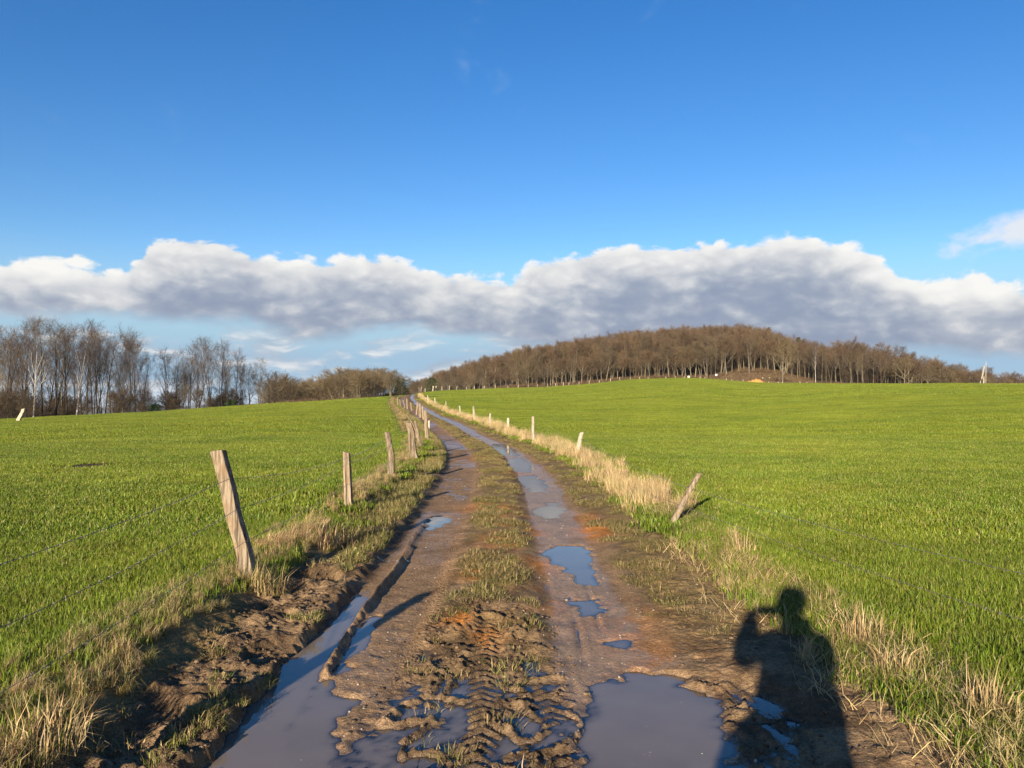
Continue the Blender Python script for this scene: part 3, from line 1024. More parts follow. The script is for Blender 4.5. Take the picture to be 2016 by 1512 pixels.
def scatter(name, coll, pts, idx, scl, rot, label=None):
    me = bpy.data.meshes.new(name)
    pts = np.asarray(pts, np.float32)
    me.vertices.add(len(pts)); me.vertices.foreach_set('co', pts.ravel())
    a = me.attributes.new('rot', 'FLOAT_VECTOR', 'POINT'); a.data.foreach_set('vector', np.asarray(rot, np.float32).ravel())
    a = me.attributes.new('idx', 'INT', 'POINT'); a.data.foreach_set('value', np.asarray(idx, np.int32))
    a = me.attributes.new('scl', 'FLOAT', 'POINT'); a.data.foreach_set('value', np.asarray(scl, np.float32))
    o = add(name, me)
    if coll not in GN:
        GN[coll] = gn_scatter(coll)
    md = o.modifiers.new('scatter', 'NODES')
    md.node_group = GN[coll]
    return tag(o, label, kind='stuff')


def jgrid(x0, x1, y0, y1, step):
    nx, ny = max(1, int((x1 - x0) / step)), max(1, int((y1 - y0) / step))
    X, Y = np.meshgrid((np.arange(nx) + 0.5) * step + x0, (np.arange(ny) + 0.5) * step + y0)
    X = X.ravel() + (rng.random(X.size) - 0.5) * step * 1.1
    Y = Y.ravel() + (rng.random(Y.size) - 0.5) * step * 1.1
    return X, Y


def surf_rot(X, Y, e=0.15):
    """tilt with the ground, free turn about the upright"""
    gx = (terrain(X + e, Y) - terrain(X - e, Y)) / (2 * e)
    gy = (terrain(X, Y + e) - terrain(X, Y - e)) / (2 * e)
    return gx, gy


def meadow_grass(side, label):
    XS, YS, IS, SS = [], [], [], []
    for (r0, r1, step, i0, ni, s0) in ((0, 9.5, 0.145, 0, 4, 1.0), (9.0, 32, 0.34, 4, 3, 1.0), (31, 95, 1.0, 7, 3, 1.0), (92, 262, 2.5, 10, 3, 1.0)):
        X, Y = jgrid(-190, 190, 1.8, r1, step) if r1 > 100 else jgrid(-r1 * 0.8 - 2, r1 * 0.8 + 2, 1.8, r1, step)
        r, a = polar(X, Y)
        t = X - bend(Y)
        wob = (fbm(X * 0.9, Y * 0.9, 3, 91) - 0.5) * 0.5
        rc, hc = crest(a)
        ok = (r >= r0) & (r < r1) & (np.abs(X) < 0.74 * Y + 1.6) & (r < rc + 6)
        if side < 0:
            ok &= t + wob < -2.22 - (0.6 if i0 >= 7 else 0) - (1.5 if i0 >= 10 else 0)
        else:
            ok &= t + wob * 0.7 > 1.98 + (0.5 if i0 >= 7 else 0) + (1.8 if i0 >= 10 else 0)
        for (px, py, q) in ((185, 915, 1.0), (150, 921, 0.8), (80, 935, 0.5)):
            p = shoot(px, py)
            ok &= ((X - p.x) / q) ** 2 + ((Y - p.y) / (q * 0.7)) ** 2 > 0.6 + 0.6 * fbm(X * 3, Y * 3, 2, 5)
        X, Y = X[ok], Y[ok]
        XS.append(X); YS.append(Y)
        IS.append(i0 + rng.integers(0, ni, len(X)))
        lush = fbm(X * 0.55, Y * 0.4, 3, 92)
        SS.append(s0 * (0.75 + 0.55 * lush + 0.25 * rng.random(len(X))))
    X, Y, I, S = map(np.concatenate, (XS, YS, IS, SS))
    Z = ground(X, Y) - 0.004
    gx, gy = surf_rot(X, Y, 0.6)
    rot = np.stack([np.arctan(gy) * 0.0, np.arctan(gx) * 0.0, rng.random(len(X)) * 6.283], 1)
    # tilt about the patch's own axes so it lies on the slope
    th = rot[:, 2]
    rot[:, 0] = np.arctan(gy)          # XYZ euler: z turn is applied last, so tilt in the turned frame
    lx = gx * np.cos(th) + gy * np.sin(th); ly = -gx * np.sin(th) + gy * np.cos(th)
    rot[:, 0] = np.arctan(ly); rot[:, 1] = -np.arctan(lx)
    return scatter('meadow_grass', 'meadow', np.stack([X, Y, Z], 1), I, S, rot, label)


meadow_grass(-1, 'short green pasture grass left of the track')
meadow_grass(1, 'short green pasture grass right of the track')

# banks, verges, median
XS, YS, IS, SS, ZS = [], [], [], [], []


def spread(t0, t1, y0, y1, step, i0, ni, s0, s1, dens=None, zoff=0.0):
    X, Y = jgrid(t0, t1, y0, y1, step)
    t = X.copy()
    X = X + bend(Y)
    if dens is not None:
        ok = rng.random(len(X)) < dens(t, Y)
        X, Y, t = X[ok], Y[ok], t[ok]
    XS.append(X); YS.append(Y)
    IS.append(i0 + rng.integers(0, ni, len(X)))
    SS.append(s0 + (s1 - s0) * rng.random(len(X)))
    ZS.append(ground(X, Y) + zoff)


def far_spread(t0, t1, y0, y1, step, *a, **k):
    """thinner and larger with distance"""
    y = y0
    while y < y1:
        ye = min(y1, max(y * 1.6, y + 6))
        f = max(1.0, y / 14.0) ** 0.6
        aa = list(a); aa[2] *= min(f ** 0.45, 1.15); aa[3] *= min(f ** 0.45, 1.15)
        spread(t0, t1, y, ye, step * f ** 0.7, *aa, **k)
        y = ye


nz = lambda t, y, s, f=1.0: fbm(t * f, y * f, 3, s)
# left bank top
far_spread(-2.62, -2.02, 1.9, 110, 0.085, 0, 4, 0.22, 0.50, dens=lambda t, y: 0.62 * sstep(nz(t, y, 101, 1.5), 0.38, 0.58))
far_spread(-2.38, -1.92, 1.9, 110, 0.10, 4, 3, 0.28, 0.58, dens=lambda t, y: 0.7 * sstep(nz(t, y, 102, 1.1), 0.46, 0.6))
# right face of the bank and the strip down to the rut
far_spread(-2.05, -1.85, 1.9, 110, 0.10, 0, 4, 0.25, 0.55, dens=lambda t, y: 0.5 * sstep(nz(t, y, 103, 1.3), 0.38, 0.55))
far_spread(-2.0, -1.36, 6.6, 110, 0.085, 7, 3, 0.55, 1.1, dens=lambda t, y: 0.95 * sstep(nz(t, y, 104, 1.2), 0.28, 0.5) * sstep(y + t * 2, 3.6, 5.2))
spread(-1.72, -1.34, 1.9, 7.4, 0.07, 7, 3, 0.35, 0.75, dens=lambda t, y: 0.45 * sstep(nz(t, y, 105, 1.9), 0.46, 0.62) * np.exp(-((t + 1.47) / 0.12) ** 2))
spread(-1.95, -1.36, 1.9, 7.4, 0.09, 10, 3, 0.5, 1.1, dens=lambda t, y: 0.22 * sstep(nz(t, y, 106, 1.7), 0.42, 0.6))
# median
far_spread(-0.52, 0.22, 4.5, 90, 0.055, 10, 3, 0.4, 0.9, dens=lambda t, y: 0.7 * sstep(nz(t, y, 107, 2.4), 0.46, 0.66) * (0.35 + 0.65 * sstep(y, 5.0, 7.0)) * (1 - 0.55 * sstep(np.abs(t + 0.12), 0.2, 0.38)))
spread(-0.62, 0.1, 2.6, 4.6, 0.09, 10, 3, 0.7, 1.4, dens=lambda t, y: 0.10 + 0 * t)
far_spread(-0.50, 0.15, 7.0, 90, 0.10, 7, 3, 0.22, 0.42, dens=lambda t, y: 0.5 * sstep(nz(t, y, 108, 1.8), 0.46, 0.62))
# right verge: worn grass, then straw
far_spread(1.0, 2.2, 4.6, 110, 0.07, 10, 3, 0.4, 0.9, dens=lambda t, y: 0.75 * sstep(nz(t, y, 109, 2.2), 0.42, 0.62) * sstep(y, 4.6, 6.5) * sstep(t + 0.12 * (y - 6), 0.95, 1.3))
far_spread(1.25, 2.3, 7.5, 110, 0.12, 7, 3, 0.25, 0.55, dens=lambda t, y: 0.65 * sstep(nz(t, y, 110, 1.1), 0.36, 0.55) * sstep(t, 1.2, 1.6))
far_spread(1.55, 2.55, 9.0, 150, 0.12, 13, 4, 0.35, 0.88, dens=lambda t, y: 0.62 * sstep(nz(t, y, 111, 1.1), 0.30, 0.58) * sstep(y, 9.0, 10.5) * sstep(t, 1.5, 1.85) * (1 - 0.5 * sstep(t, 2.2, 2.6)))
spread(1.75, 2.45, 2.2, 10.5, 0.16, 13, 4, 0.22, 0.48, dens=lambda t, y: 0.20 * sstep(nz(t, y, 112, 1.4), 0.46, 0.6))
spread(1.35, 2.35, 2.2, 12, 0.11, 17, 3, 0.6, 1.1, dens=lambda t, y: 0.75 * sstep(nz(t, y, 113, 1.3), 0.40, 0.58) * sstep(t, 1.5, 1.95), zoff=0.012)
spread(1.7, 2.4, 2.2, 10.5, 0.09, 7, 3, 0.5, 1.0, dens=lambda t, y: 0.9 * sstep(nz(t, y, 114, 1.2), 0.34, 0.5) * sstep(t, 1.75, 2.1))
# far crest, thin straw line
X, Y, I, S, Z = map(np.concatenate, (XS, YS, IS, SS, ZS))
rot = np.stack([rng.normal(0, 0.06, len(X)), rng.normal(0, 0.06, len(X)), rng.random(len(X)) * 6.283], 1)
dead = (I < 7)
rot[dead, 2] = rng.normal(0, 0.5, dead.sum())
lt = (X - bend(Y)) < -0.9
for nm, ok, lab in (('bank_grass', lt, 'long green and dead grass on the bank left of the track'), ('verge_grass', ~lt, 'worn olive grass and pale straw on the median and right verge')):
    scatter(nm, 'bank', np.stack([X, Y, Z], 1)[ok], I[ok], S[ok], rot[ok], lab)


def tussock(px, py, parts, label, group, name='grass_tussock', tm=None):
    p = shoot(px, py)
    me = blade_mesh(name, parts, M_STRAW)
    o = add(name, me, loc=(p.x, p.y, p.z - 0.01))
    tag(o, label, 'tussock', group)
    return o


def straw_tuft(seed, h=0.45, n=90, size=0.2):
    return [blades(n, size, h * 0.4, h, 0.0048, 0.45, 0.5, STRAW, True, seed), blades(n // 2, size * 1.5, h * 0.3, h * 0.8, 0.0045, 1.0, 0.7, STRAW, True, seed + 1)]


GP = 'straw tussocks along the right verge'
tussock(1462, 1090, straw_tuft(301, 0.34, 40, 0.2), 'small straw tussock in the grass just right of the leaning fence post', GP)
tussock(1695, 1262, straw_tuft(303, 0.30, 90, 0.22), 'broad straw tussock at the field edge beside the head of the shadow', GP)
tussock(1752, 1322, straw_tuft(305, 0.26, 80, 0.2), 'flattened straw tussock at the field edge right of the shadow shoulder', GP)
tussock(1930, 1400, straw_tuft(307, 0.30, 90, 0.18), 'pale spiky straw tussock near the lower right corner', GP)
GP = 'tussocks on the left bank'
tussock(95, 1470, straw_tuft(309, 0.26, 110, 0.3) + [blades(70, 0.3, 0.1, 0.26, 0.006, 0.6, 0.6, MIXG, True, 320)], 'pale bleached grass tussock in the lower left corner', GP)
tussock(650, 1075, [blades(190, 0.5, 0.14, 0.36, 0.006, 1.0, 0.9, DEAD, True, 311, dirbias=-0.6), blades(120, 0.55, 0.1, 0.3, 0.006, 0.9, 0.9, DEAD, True, 312)], 'large brown collapsed grass tussock between the two nearest left posts', GP)
tussock(520, 1165, [blades(190, 0.36, 0.12, 0.30, 0.0055, 1.0, 0.9, DEAD, True, 313, dirbias=-0.4), blades(90, 0.36, 0.1, 0.3, 0.005, 0.7, 0.7, MIXG, True, 314)], 'brown grass tussock at the foot of the big leaning post', GP)

#@@PART3
# ------------------------------------------------------------------ fences
def post_mesh(name, L, wd, lean, seed, m, style='round', curve=0.0, dp=None, sink=0.25):
    """a split or round timber standing on its foot; lean is the offset of the head (x, y)"""
    g = np.random.default_rng(seed)
    dp = dp or wd * 0.85
    ns, nr = 14, 20
    zs = np.concatenate([[-sink], np.linspace(0, L, nr - 1)])
    th = np.linspace(0, 2 * math.pi, ns, endpoint=False) + g.random() * 0.4
    if style == 'square':
        e = 0.30
    elif style == 'split':
        e = 0.55
    else:
        e = 1.0
    cx, cy = np.sign(np.cos(th)) * np.abs(np.cos(th)) ** e, np.sign(np.sin(th)) * np.abs(np.sin(th)) ** e
    rad = 1 + (g.random(ns) - 0.5) * (0.14 if style == 'round' else 0.30)
    if style != 'square':
        for k in range(2):
            rad[g.integers(0, ns)] *= 0.62                         # drying shakes down the length
    V = []
    slant = (g.random() - 0.5) * 0.6 * wd
    for i, z in enumerate(zs):
        u = max(z, 0) / L
        tap = 1.0 - (0.10 if style == 'square' else 0.18) * u
        ox = lean[0] * u + curve * math.sin(u * math.pi) + (vnoise(np.array([u * 4.0]), np.array([seed * 1.7]), 9)[0] - 0.5) * wd * 0.22
        oy = lean[1] * u
        for j in range(ns):
            rj = rad[j] * tap * (1 + (g.random() - 0.5) * 0.05)
            x, y = cx[j] * wd * 0.5 * rj, cy[j] * dp * 0.5 * rj
            zz = z
            if i >= nr - 1:
                zz = z + x / wd * slant + (g.random() - 0.5) * 0.012
            V.append((x + ox, y + oy, zz))
    Fc = []
    n = len(zs)
    for i in range(n - 1):
        for j in range(ns):
            k = (j + 1) % ns
            Fc.append((i * ns + j, i * ns + k, (i + 1) * ns + k, (i + 1) * ns + j))
    Fc.append(tuple((n - 1) * ns + j for j in range(ns)))
    Fc.append(tuple(reversed(range(ns))))
    me = mesh_from(name, V, Fc, [m], smooth=False)
    return me


def fence(name, label):
    o = add(name, None)
    return tag(o, label, 'fence')


def post_at(fen, base, top, wpx, seed, style='round', m=None, label=None, curve=0.0, ydepth=None, name='post', lmin=0.0):
    """post whose foot and head appear at the given photograph pixels"""
    p = shoot(*base) if ydepth is None else None
    if ydepth is not None:
        x = (base[0] - CX) / F * ydepth
        p = Vector((x, ydepth, gz(x, ydepth)))
    zt = EYE + (HOR - top[1]) / F * p.y
    L = max(zt - p.z, lmin)
    lx = (top[0] - CX) / F * p.y - p.x
    wd = wpx / F * p.y
    me = post_mesh('post', L, wd, (lx, (random.random() - 0.5) * 0.05), seed, m or M_POST, style, curve)
    o = add(name, me, fen, loc=p)
    if label:
        o['label'] = label
    return p, L, lx


def wire(fen, pts, rad=0.002, barbs=True, seed=0, sag=0.03):
    """a strand stapled from post to post, with its barbs"""
    g = np.random.default_rng(seed)
    V, Fc = [], []

    def tube(path, r, ns=4):
        o = len(V)
        for i, p in enumerate(path):
            a = path[max(i - 1, 0)]; b = path[min(i + 1, len(path) - 1)]
            d = (b - a).normalized()
            s = d.cross(Vector((0, 0, 1)))
            s = s.normalized() if s.length > 1e-4 else Vector((1, 0, 0))
            u = s.cross(d)
            for k in range(ns):
                t = k * 2 * math.pi / ns
                V.append(p + s * math.cos(t) * r + u * math.sin(t) * r)
        for i in range(len(path) - 1):
            for k in range(ns):
                k2 = (k + 1) % ns
                Fc.append((o + i * ns + k, o + i * ns + k2, o + (i + 1) * ns + k2, o + (i + 1) * ns + k))
    for a, b in zip(pts[:-1], pts[1:]):
        L = (b - a).length
        n = 10
        path = []
        sg = sag * L / 4 * (0.6 + 0.8 * g.random())
        for i in range(n + 1):
            u = i / n
            path.append(a.lerp(b, u) - Vector((0, 0, sg * 4 * u * (1 - u))))
        tube(path, rad)
        if barbs and a.y < 13:
            k = 0.06
            while k < L:
                u = k / L
                c = a.lerp(b, u) - Vector((0, 0, sg * 4 * u * (1 - u)))
                for q in range(2):
                    v = Vector((g.normal(), g.normal() * 0.3, g.normal())).normalized() * 0.013
                    tube([c - v, c + v], rad * 0.7, 3)
                k += 0.11
    me = mesh_from('wire', V, Fc, [M_WIRE])
    return add('wire', me, fen)


lf = fence('wire_fence', 'weathered timber post and barbed wire fence on the left bank of the track')
LP = []      # (foot, height, lean)
g0x = -2.03
z0 = gz(g0x, 2.05)
add('post', post_mesh('post', 1.04, 0.14, (-0.05, 0), 400, M_POST, 'split'), lf, loc=(g0x, 2.05, z0))
LP.append((Vector((g0x, 2.05, z0)), 1.0, -0.05))
LEFT = [((496, 1142), (429, 887), 27, 'square', 0.0, 'big grey split post leaning to the left'),
        ((686, 998), (683, 890), 16, 'split', 0.0, 'brown flat topped post'),
        ((770, 940), (763, 851), 14, 'round', 0.03, 'grey crooked post with a rounded head'),
        ((818, 910), (806, 832), 16, 'split', 0.0, 'thick rotten brown post with deep cracks'),
        ((829, 884), (818, 828), 6, 'round', 0.0, None),
        ((842, 868), (838, 808), 8, 'round', 0.0, None),
        ((841, 826), (839.5, 809.5), 4, 'round', 0.0, None),
        ((834, 826), (832, 800), 5, 'round', 0.0, None),
        ((827, 822), (826, 794), 5, 'split', 0.0, None),
        ((820, 817), (822, 792), 3.5, 'round', 0.0, None),
        ((811, 809), (809, 792), 3, 'round', 0.0, None),
        ((802, 805.5), (801, 785), 3, 'round', 0.0, None),
        ((797, 803), (794, 788), 2.6, 'round', 0.0, None),
        ((789, 801), (787, 786), 2.6, 'round', 0.0, None),
        ((784, 799), (782.5, 782), 3, 'round', 0.0, None)]
for i, (b_, t_, w_, st, cv, lab) in enumerate(LEFT):
    p, L, lx = post_at(lf, b_, t_, w_, 410 + i, st, M_POST, lab, cv)
    LP.append((p, L, lx))
LPs = sorted(LP, key=lambda q: q[0].y)
for k, hh in enumerate((0.86, 0.60, 0.33)):
    pts = []
    for (p, L, lx) in LPs[:7]:
        u = min(hh * 0.95 / max(L, 0.4), 0.92) if L > 0.6 else 0.8 * hh
        pts.append(p + Vector((lx * u + 0.045, -0.03, L * u)))
    wire(lf, pts, 0.0019, True, 20 + k, 0.035 if k else 0.05)
# bent stick jammed behind the rotten post, and a short pale stub
sp = shoot(829, 884)


def stick(name, px, d, r0, r1, m, label):
    pts = [Vector(((x - CX) / F * d, d + 0.02 * i, EYE + (HOR - y) / F * d)) for i, (x, y) in enumerate(px)]
    V, Fc = [], []
    ns = 7
    for i, p in enumerate(pts):
        r = r0 + (r1 - r0) * i / (len(pts) - 1)
        for k in range(ns):
            t = k * 2 * math.pi / ns
            V.append(p + Vector((math.cos(t) * r, math.sin(t) * r, -math.sin(t) * r * 0.3)))
    for i in range(len(pts) - 1):
        for k in range(ns):
            k2 = (k + 1) % ns
            Fc.append((i * ns + k, i * ns + k2, (i + 1) * ns + k2, (i + 1) * ns + k))
    Fc.append(tuple(range((len(pts) - 1) * ns, len(pts) * ns)))
    o = Vector(pts[0])
    me = mesh_from(name, [v - o for v in V], Fc, [m])
    return tag(add(name, me, loc=o), label, 'stick')


stick('broken_stick', [(828, 886), (824, 868), (818, 848), (812, 834), (805, 823), (800, 818), (803, 817)], sp.y, 0.035, 0.02, M_POST, 'thin crooked stick leaning behind the rotten cracked post')
p, L, lx = post_at(None, (844.5, 846), (845, 828), 4.5, 470, 'split', M_POSTP, None, name='timber_stub', lmin=0.3)
o = [q for q in bpy.data.objects if q.name.startswith('timber_stub')][0]
tag(o, 'short pale timber stub beside the slender left post', 'stub')

rf = fence('wire_fence', 'straggling post and wire fence along the straw verge right of the track')
RIGHT = [((1321, 1037), (1376, 932), 13, 'split', 'grey post leaning far over to the right'),
         ((1136, 897), (1146, 851), 9, 'split', 'pale post leaning a little to the right'),
         ((1050, 871), (1049, 820), 6.5, 'round', 'tall upright pale post'),
         ((1000, 848), (1001, 823), 5.5, 'split', None),
         ((964, 838), (965, 814), 4.5, 'round', None),
         ((934, 826), (932, 800), 4, 'round', None),
         ((906, 817), (905, 799), 3, 'round', None),
         ((878, 800), (878, 790), 2, 'round', None),
         ((857, 797), (856, 783), 2.2, 'round', None),
         ((843, 792), (842, 778), 2.4, 'round', None)]
RPp = []
for i, (b_, t_, w_, st, lab) in enumerate(RIGHT):
    RPp.append(post_at(rf, b_, t_, w_, 500 + i, st, M_POSTP if i else M_POST, lab))
zq = gz(3.4, 2.6)
add('post', post_mesh('post', 0.9, 0.08, (0.05, 0), 530, M_POST, 'round'), rf, loc=(3.4, 2.6, zq))
ptsw = [Vector((3.43, 2.6, zq + 0.55))] + [p + Vector((lx * 0.72 - 0.02, -0.02, L * 0.72)) for p, L, lx in RPp[:6]]
wire(rf, ptsw, 0.0019, True, 31, 0.03)
ptsw = [Vector((3.43, 2.6, zq + 0.25))] + [p + Vector((lx * 0.4 - 0.02, -0.02, L * 0.4)) for p, L, lx in RPp[:3]]
wire(rf, ptsw, 0.0019, True, 32, 0.05)

# fence along the skyline
sf = fence('wire_fence', 'line of small pale posts along the skyline before the wood')


def sky_place(px, dr=0.0):
    a = math.atan((px - CX) / F)
    rc, hc = crest(np.array([a]))
    r = float(rc[0]) + dr
    x, y = r * math.sin(a), r * math.cos(a)
    return Vector((x, y, gz(x, y)))


for i, (px, hpx, lean) in enumerate([(825, 10, 0), (828, 11, 0.2), (837, 8, 0), (870, 9, 0), (884.5, 9, 0), (899, 8, .1), (918, 6, 0), (934, 7, 0), (953, 6, 0), (975, 6, 0), (1000, 5, 0), (1020, 6, .1), (1040, 6, 0), (1058, 6, 0), (1078, 6, 0), (1094, 6, 0),
                                     (1109, 8, 0), (1120, 6, 0), (1140, 7, 0), (1160, 8, 0), (1180, 6, 0), (1202, 7, 0), (1221, 8, -.2), (1241, 5, 0), (1259, 6, 0), (1276, 5, 0), (1311, 5, 0), (1330, 6, 0), (1347, 6, 0), (1378, 6, 0), (1388, 6, 0), (1430, 6, 0), (1441, 5, 0), (1463, 6, 0), (1540, 4, 0), (1575, 4, 0)]):
    p = sky_place(px, 1.5)
    L = hpx * p.y / F
    me = post_mesh('post', L + 0.15, 0.14 + 0.04 * random.random(), (lean, 0), 560 + i, M_POSTP)
    add('post', me, sf, loc=p)
gp = fence('gate_posts', 'group of tall pale gate posts on the crest beside the track')
gp['category'] = 'gate posts'
for i, (px, hpx, lean) in enumerate([(851.5, 12, 0.25), (853, 13, -0.05), (857.5, 12.5, 0.15)]):
    p = sky_place(px, 0.5)
    add('post', post_mesh('post', hpx * p.y / F, 0.26, (lean, 0), 600 + i, M_POSTP, 'split'), gp, loc=p)

p = shoot(36, 829, 40, 76)
me = post_mesh('post', 24 * p.y / F, 0.27, (0.42, 0), 620, M_POSTP, 'split')
tag(add('marker_post', me, loc=p), 'lone pale thick post leaning right at the edge of the left field', 'post')

# pole pair on the right skyline
p = sky_place(1930, 2.0)
tag(add('leaning_pole', post_mesh('pole', 37 * p.y / F, 0.30, (9 / F * p.y, 0), 630, M_POSTP), loc=p), 'tall pale pole leaning to the right on the right skyline', 'pole')
p2 = sky_place(1941, 9.0)
tag(add('antenna_mast', post_mesh('mast', 47 * p2.y / F, 0.09, (0.1, 0), 631, M_POSTP), loc=p2), 'thin whitish mast rising behind the leaning pole', 'mast')
p = sky_place(1937, 1.0)
tag(add('marker_post', post_mesh('post', 15 * p.y / F, 0.26, (0, 0), 632, M_POSTP, 'split'), loc=p), 'short stout pale post beside the leaning pole', 'post')

# ------------------------------------------------------------------ bare trees
def grow_tree(seed, H, kind):
    g = random.Random(seed)
    segs = []            # (p0, p1, r0, r1, level)
    twigs = []           # (p0, p1, width)

    def perp(d):
        a = Vector((g.gauss(0, 1), g.gauss(0, 1), g.gauss(0, 1)))
        v = a - d * a.dot(d)
        return v.normalized() if v.length > 1e-4 else Vector((1, 0, 0))

    K = {'beech': dict(first=0.32, n1=17, a1=(32, 60), l1=0.47, up=0.22, n2=9, n3=8, tw=4, r=0.0135, tw_l=0.062),
         'birch': dict(first=0.36, n1=18, a1=(24, 44), l1=0.27, up=0.16, n2=7, n3=7, tw=4, r=0.0085, tw_l=0.055),
         'slim': dict(first=0.42, n1=14, a1=(24, 44), l1=0.34, up=0.22, n2=6, n3=6, tw=3, r=0.0095, tw_l=0.055),
         'oak': dict(first=0.20, n1=12, a1=(38, 68), l1=0.55, up=0.16, n2=8, n3=7, tw=3, r=0.016, tw_l=0.06),
         'bush': dict(first=0.10, n1=14, a1=(22, 60), l1=0.62, up=0.20, n2=8, n3=7, tw=3, r=0.010, tw_l=0.075)}[kind]

    def limb(p, d, L, r, lev):
        n = (9, 5, 3, 2)[lev]
        pts = [p.copy()]; rs = [r]
        wob = (0.05, 0.16, 0.22, 0.28)[lev]
        for i in range(n):
            d = (d + perp(d) * wob * g.random() + Vector((0, 0, 1)) * (K['up'] * (0.9 if lev else 0.0)) * (0.5 if lev < 2 else 0.25)).normalized()
            p = p + d * (L / n)
            pts.append(p.copy())
            rs.append(max(r * (1 - 0.88 * (i + 1) / n), 0.006))
        segs.append((pts, rs, lev))
        return pts, rs, d

    def at(pts, rs, u):
        f = u * (len(pts) - 1); i = min(int(f), len(pts) - 2); q = f - i
        return pts[i].lerp(pts[i + 1], q), (pts[i + 1] - pts[i]).normalized(), rs[i] * (1 - q) + rs[i + 1] * q

    def branch(p, d, L, r, lev):
        pts, rs, _ = limb(p, d, L, r, lev)
        if lev == 1:
            for k in range(K['n2']):
                u = 0.25 + 0.72 * (k + g.random()) / K['n2']
                q, dd, rr = at(pts, rs, u)
                a = R(g.uniform(25, 55))
                branch(q, (dd * math.cos(a) + perp(dd) * math.sin(a)).normalized(), L * (0.55 - 0.25 * u) * g.uniform(0.7, 1.2), rr * 0.6, 2)
        elif lev == 2:
            for k in range(K['n3']):
                u = 0.15 + 0.85 * (k + g.random()) / K['n3']
                q, dd, rr = at(pts, rs, u)
                a = R(g.uniform(20, 55))
                v = (dd * math.cos(a) + perp(dd) * math.sin(a)).normalized()
                tl = H * K['tw_l'] * g.uniform(0.6, 1.3)
                e = q + v * tl + Vector((0, 0, (-0.12 if kind == 'birch' else 0.10) * tl))
                twigs.append((q, e, 0.020 if kind in ('beech', 'oak', 'bush') else 0.012))
                for j in range(K['tw']):
                    s = q.lerp(e, g.uniform(0.2, 0.9))
                    v2 = (v + perp(v) * g.uniform(0.4, 1.0) + Vector((0, 0, -0.2 if kind == 'birch' else 0.2))).normalized()
                    twigs.append((s, s + v2 * tl * g.uniform(0.4, 0.8), 0.014 if kind in ('beech', 'oak', 'bush') else 0.009))

    ntr = {'beech': 1, 'birch': 1, 'slim': 1, 'oak': 1, 'bush': 4}[kind]
    if kind in ('beech', 'slim') and g.random() < 0.35:
        ntr = 2
    for s in range(ntr):
        d0 = Vector((g.gauss(0, 0.05), g.gauss(0, 0.05), 1))
        if ntr > 1:
            d0 += Vector((g.uniform(-0.28, 0.28), g.uniform(-0.28, 0.28), 0)) * (1 if kind == 'bush' else 0.5)
        hh = H * (0.92 if kind != 'oak' else 0.72) * (1 if s == 0 else g.uniform(0.75, 0.95))
        pts, rs, _ = limb(Vector((g.uniform(-0.2, 0.2) * (ntr > 1), 0, -0.4)), d0.normalized(), hh, H * K['r'] * (1 if ntr == 1 else 0.75), 0)
        n1 = K['n1'] if ntr == 1 else int(K['n1'] * (0.7 if ntr == 2 else 0.45))
        for k in range(n1):
            u = K['first'] + (1 - K['first']) * ((k + g.random()) / n1) ** 0.9
            u = min(u, 0.985)
            q, dd, rr = at(pts, rs, u)
            a = R(g.uniform(*K['a1'])) * (1 - 0.25 * u)
            az_ = k * 2.4 + g.uniform(-0.5, 0.5)
            side = Vector((math.cos(az_), math.sin(az_), 0))
            v = (dd * math.cos(a) + side * math.sin(a)).normalized()
            shape = (1.0 - 0.62 * max(0, (u - K['first']) / (1 - K['first']))) if kind != 'birch' else (0.75 + 0.5 * math.sin((u - K['first']) / (1 - K['first']) * math.pi) - 0.35 * u)
            branch(q, v, H * K['l1'] * shape * g.uniform(0.75, 1.15), max(rr * 0.55, 0.02), 1)
    return segs, twigs


def tree_meshes(seed, H, kind):
    segs, twigs = grow_tree(seed, H, kind)

    def tubes(sel):
        V, Fc = [], []
        for pts, rs, lev in segs:
            if not sel(lev):
                continue
            ns = (7, 4, 3, 3)[lev]
            o = len(V)
            for i, p in enumerate(pts):
                a = pts[max(i - 1, 0)]; b = pts[min(i + 1, len(pts) - 1)]
                d = (b - a).normalized()
                s = d.orthogonal().normalized(); u = d.cross(s)
                fl = 1.0 + (0.5 * math.exp(-max(p.z, 0) / (0.03 * H)) if lev == 0 else 0)
                for k in range(ns):
                    t = k * 2 * math.pi / ns
                    V.append(p + (s * math.cos(t) + u * math.sin(t)) * rs[i] * fl)
            for i in range(len(pts) - 1):
                for k in range(ns):
                    k2 = (k + 1) % ns
                    Fc.append((o + i * ns + k, o + i * ns + k2, o + (i + 1) * ns + k2, o + (i + 1) * ns + k))
        return V, Fc
    TV, TF = tubes(lambda l: l == 0)
    CV, CF = tubes(lambda l: l >= 1)
    tv, tf = [], []
    g = random.Random(seed + 5)
    for a, b, wd in twigs:
        d = b - a
        s = d.cross(Vector((g.gauss(0, 1), g.gauss(0, 1), g.gauss(0, 1))))
        s = s.normalized() * wd if s.length > 1e-6 else Vector((wd, 0, 0))
        o = len(CV) + len(tv)
        tv += [a - s, a + s, b]
        tf.append((o, o + 1, o + 2))
    nb = len(CF)
    return TV, TF, CV + tv, CF + tf, nb


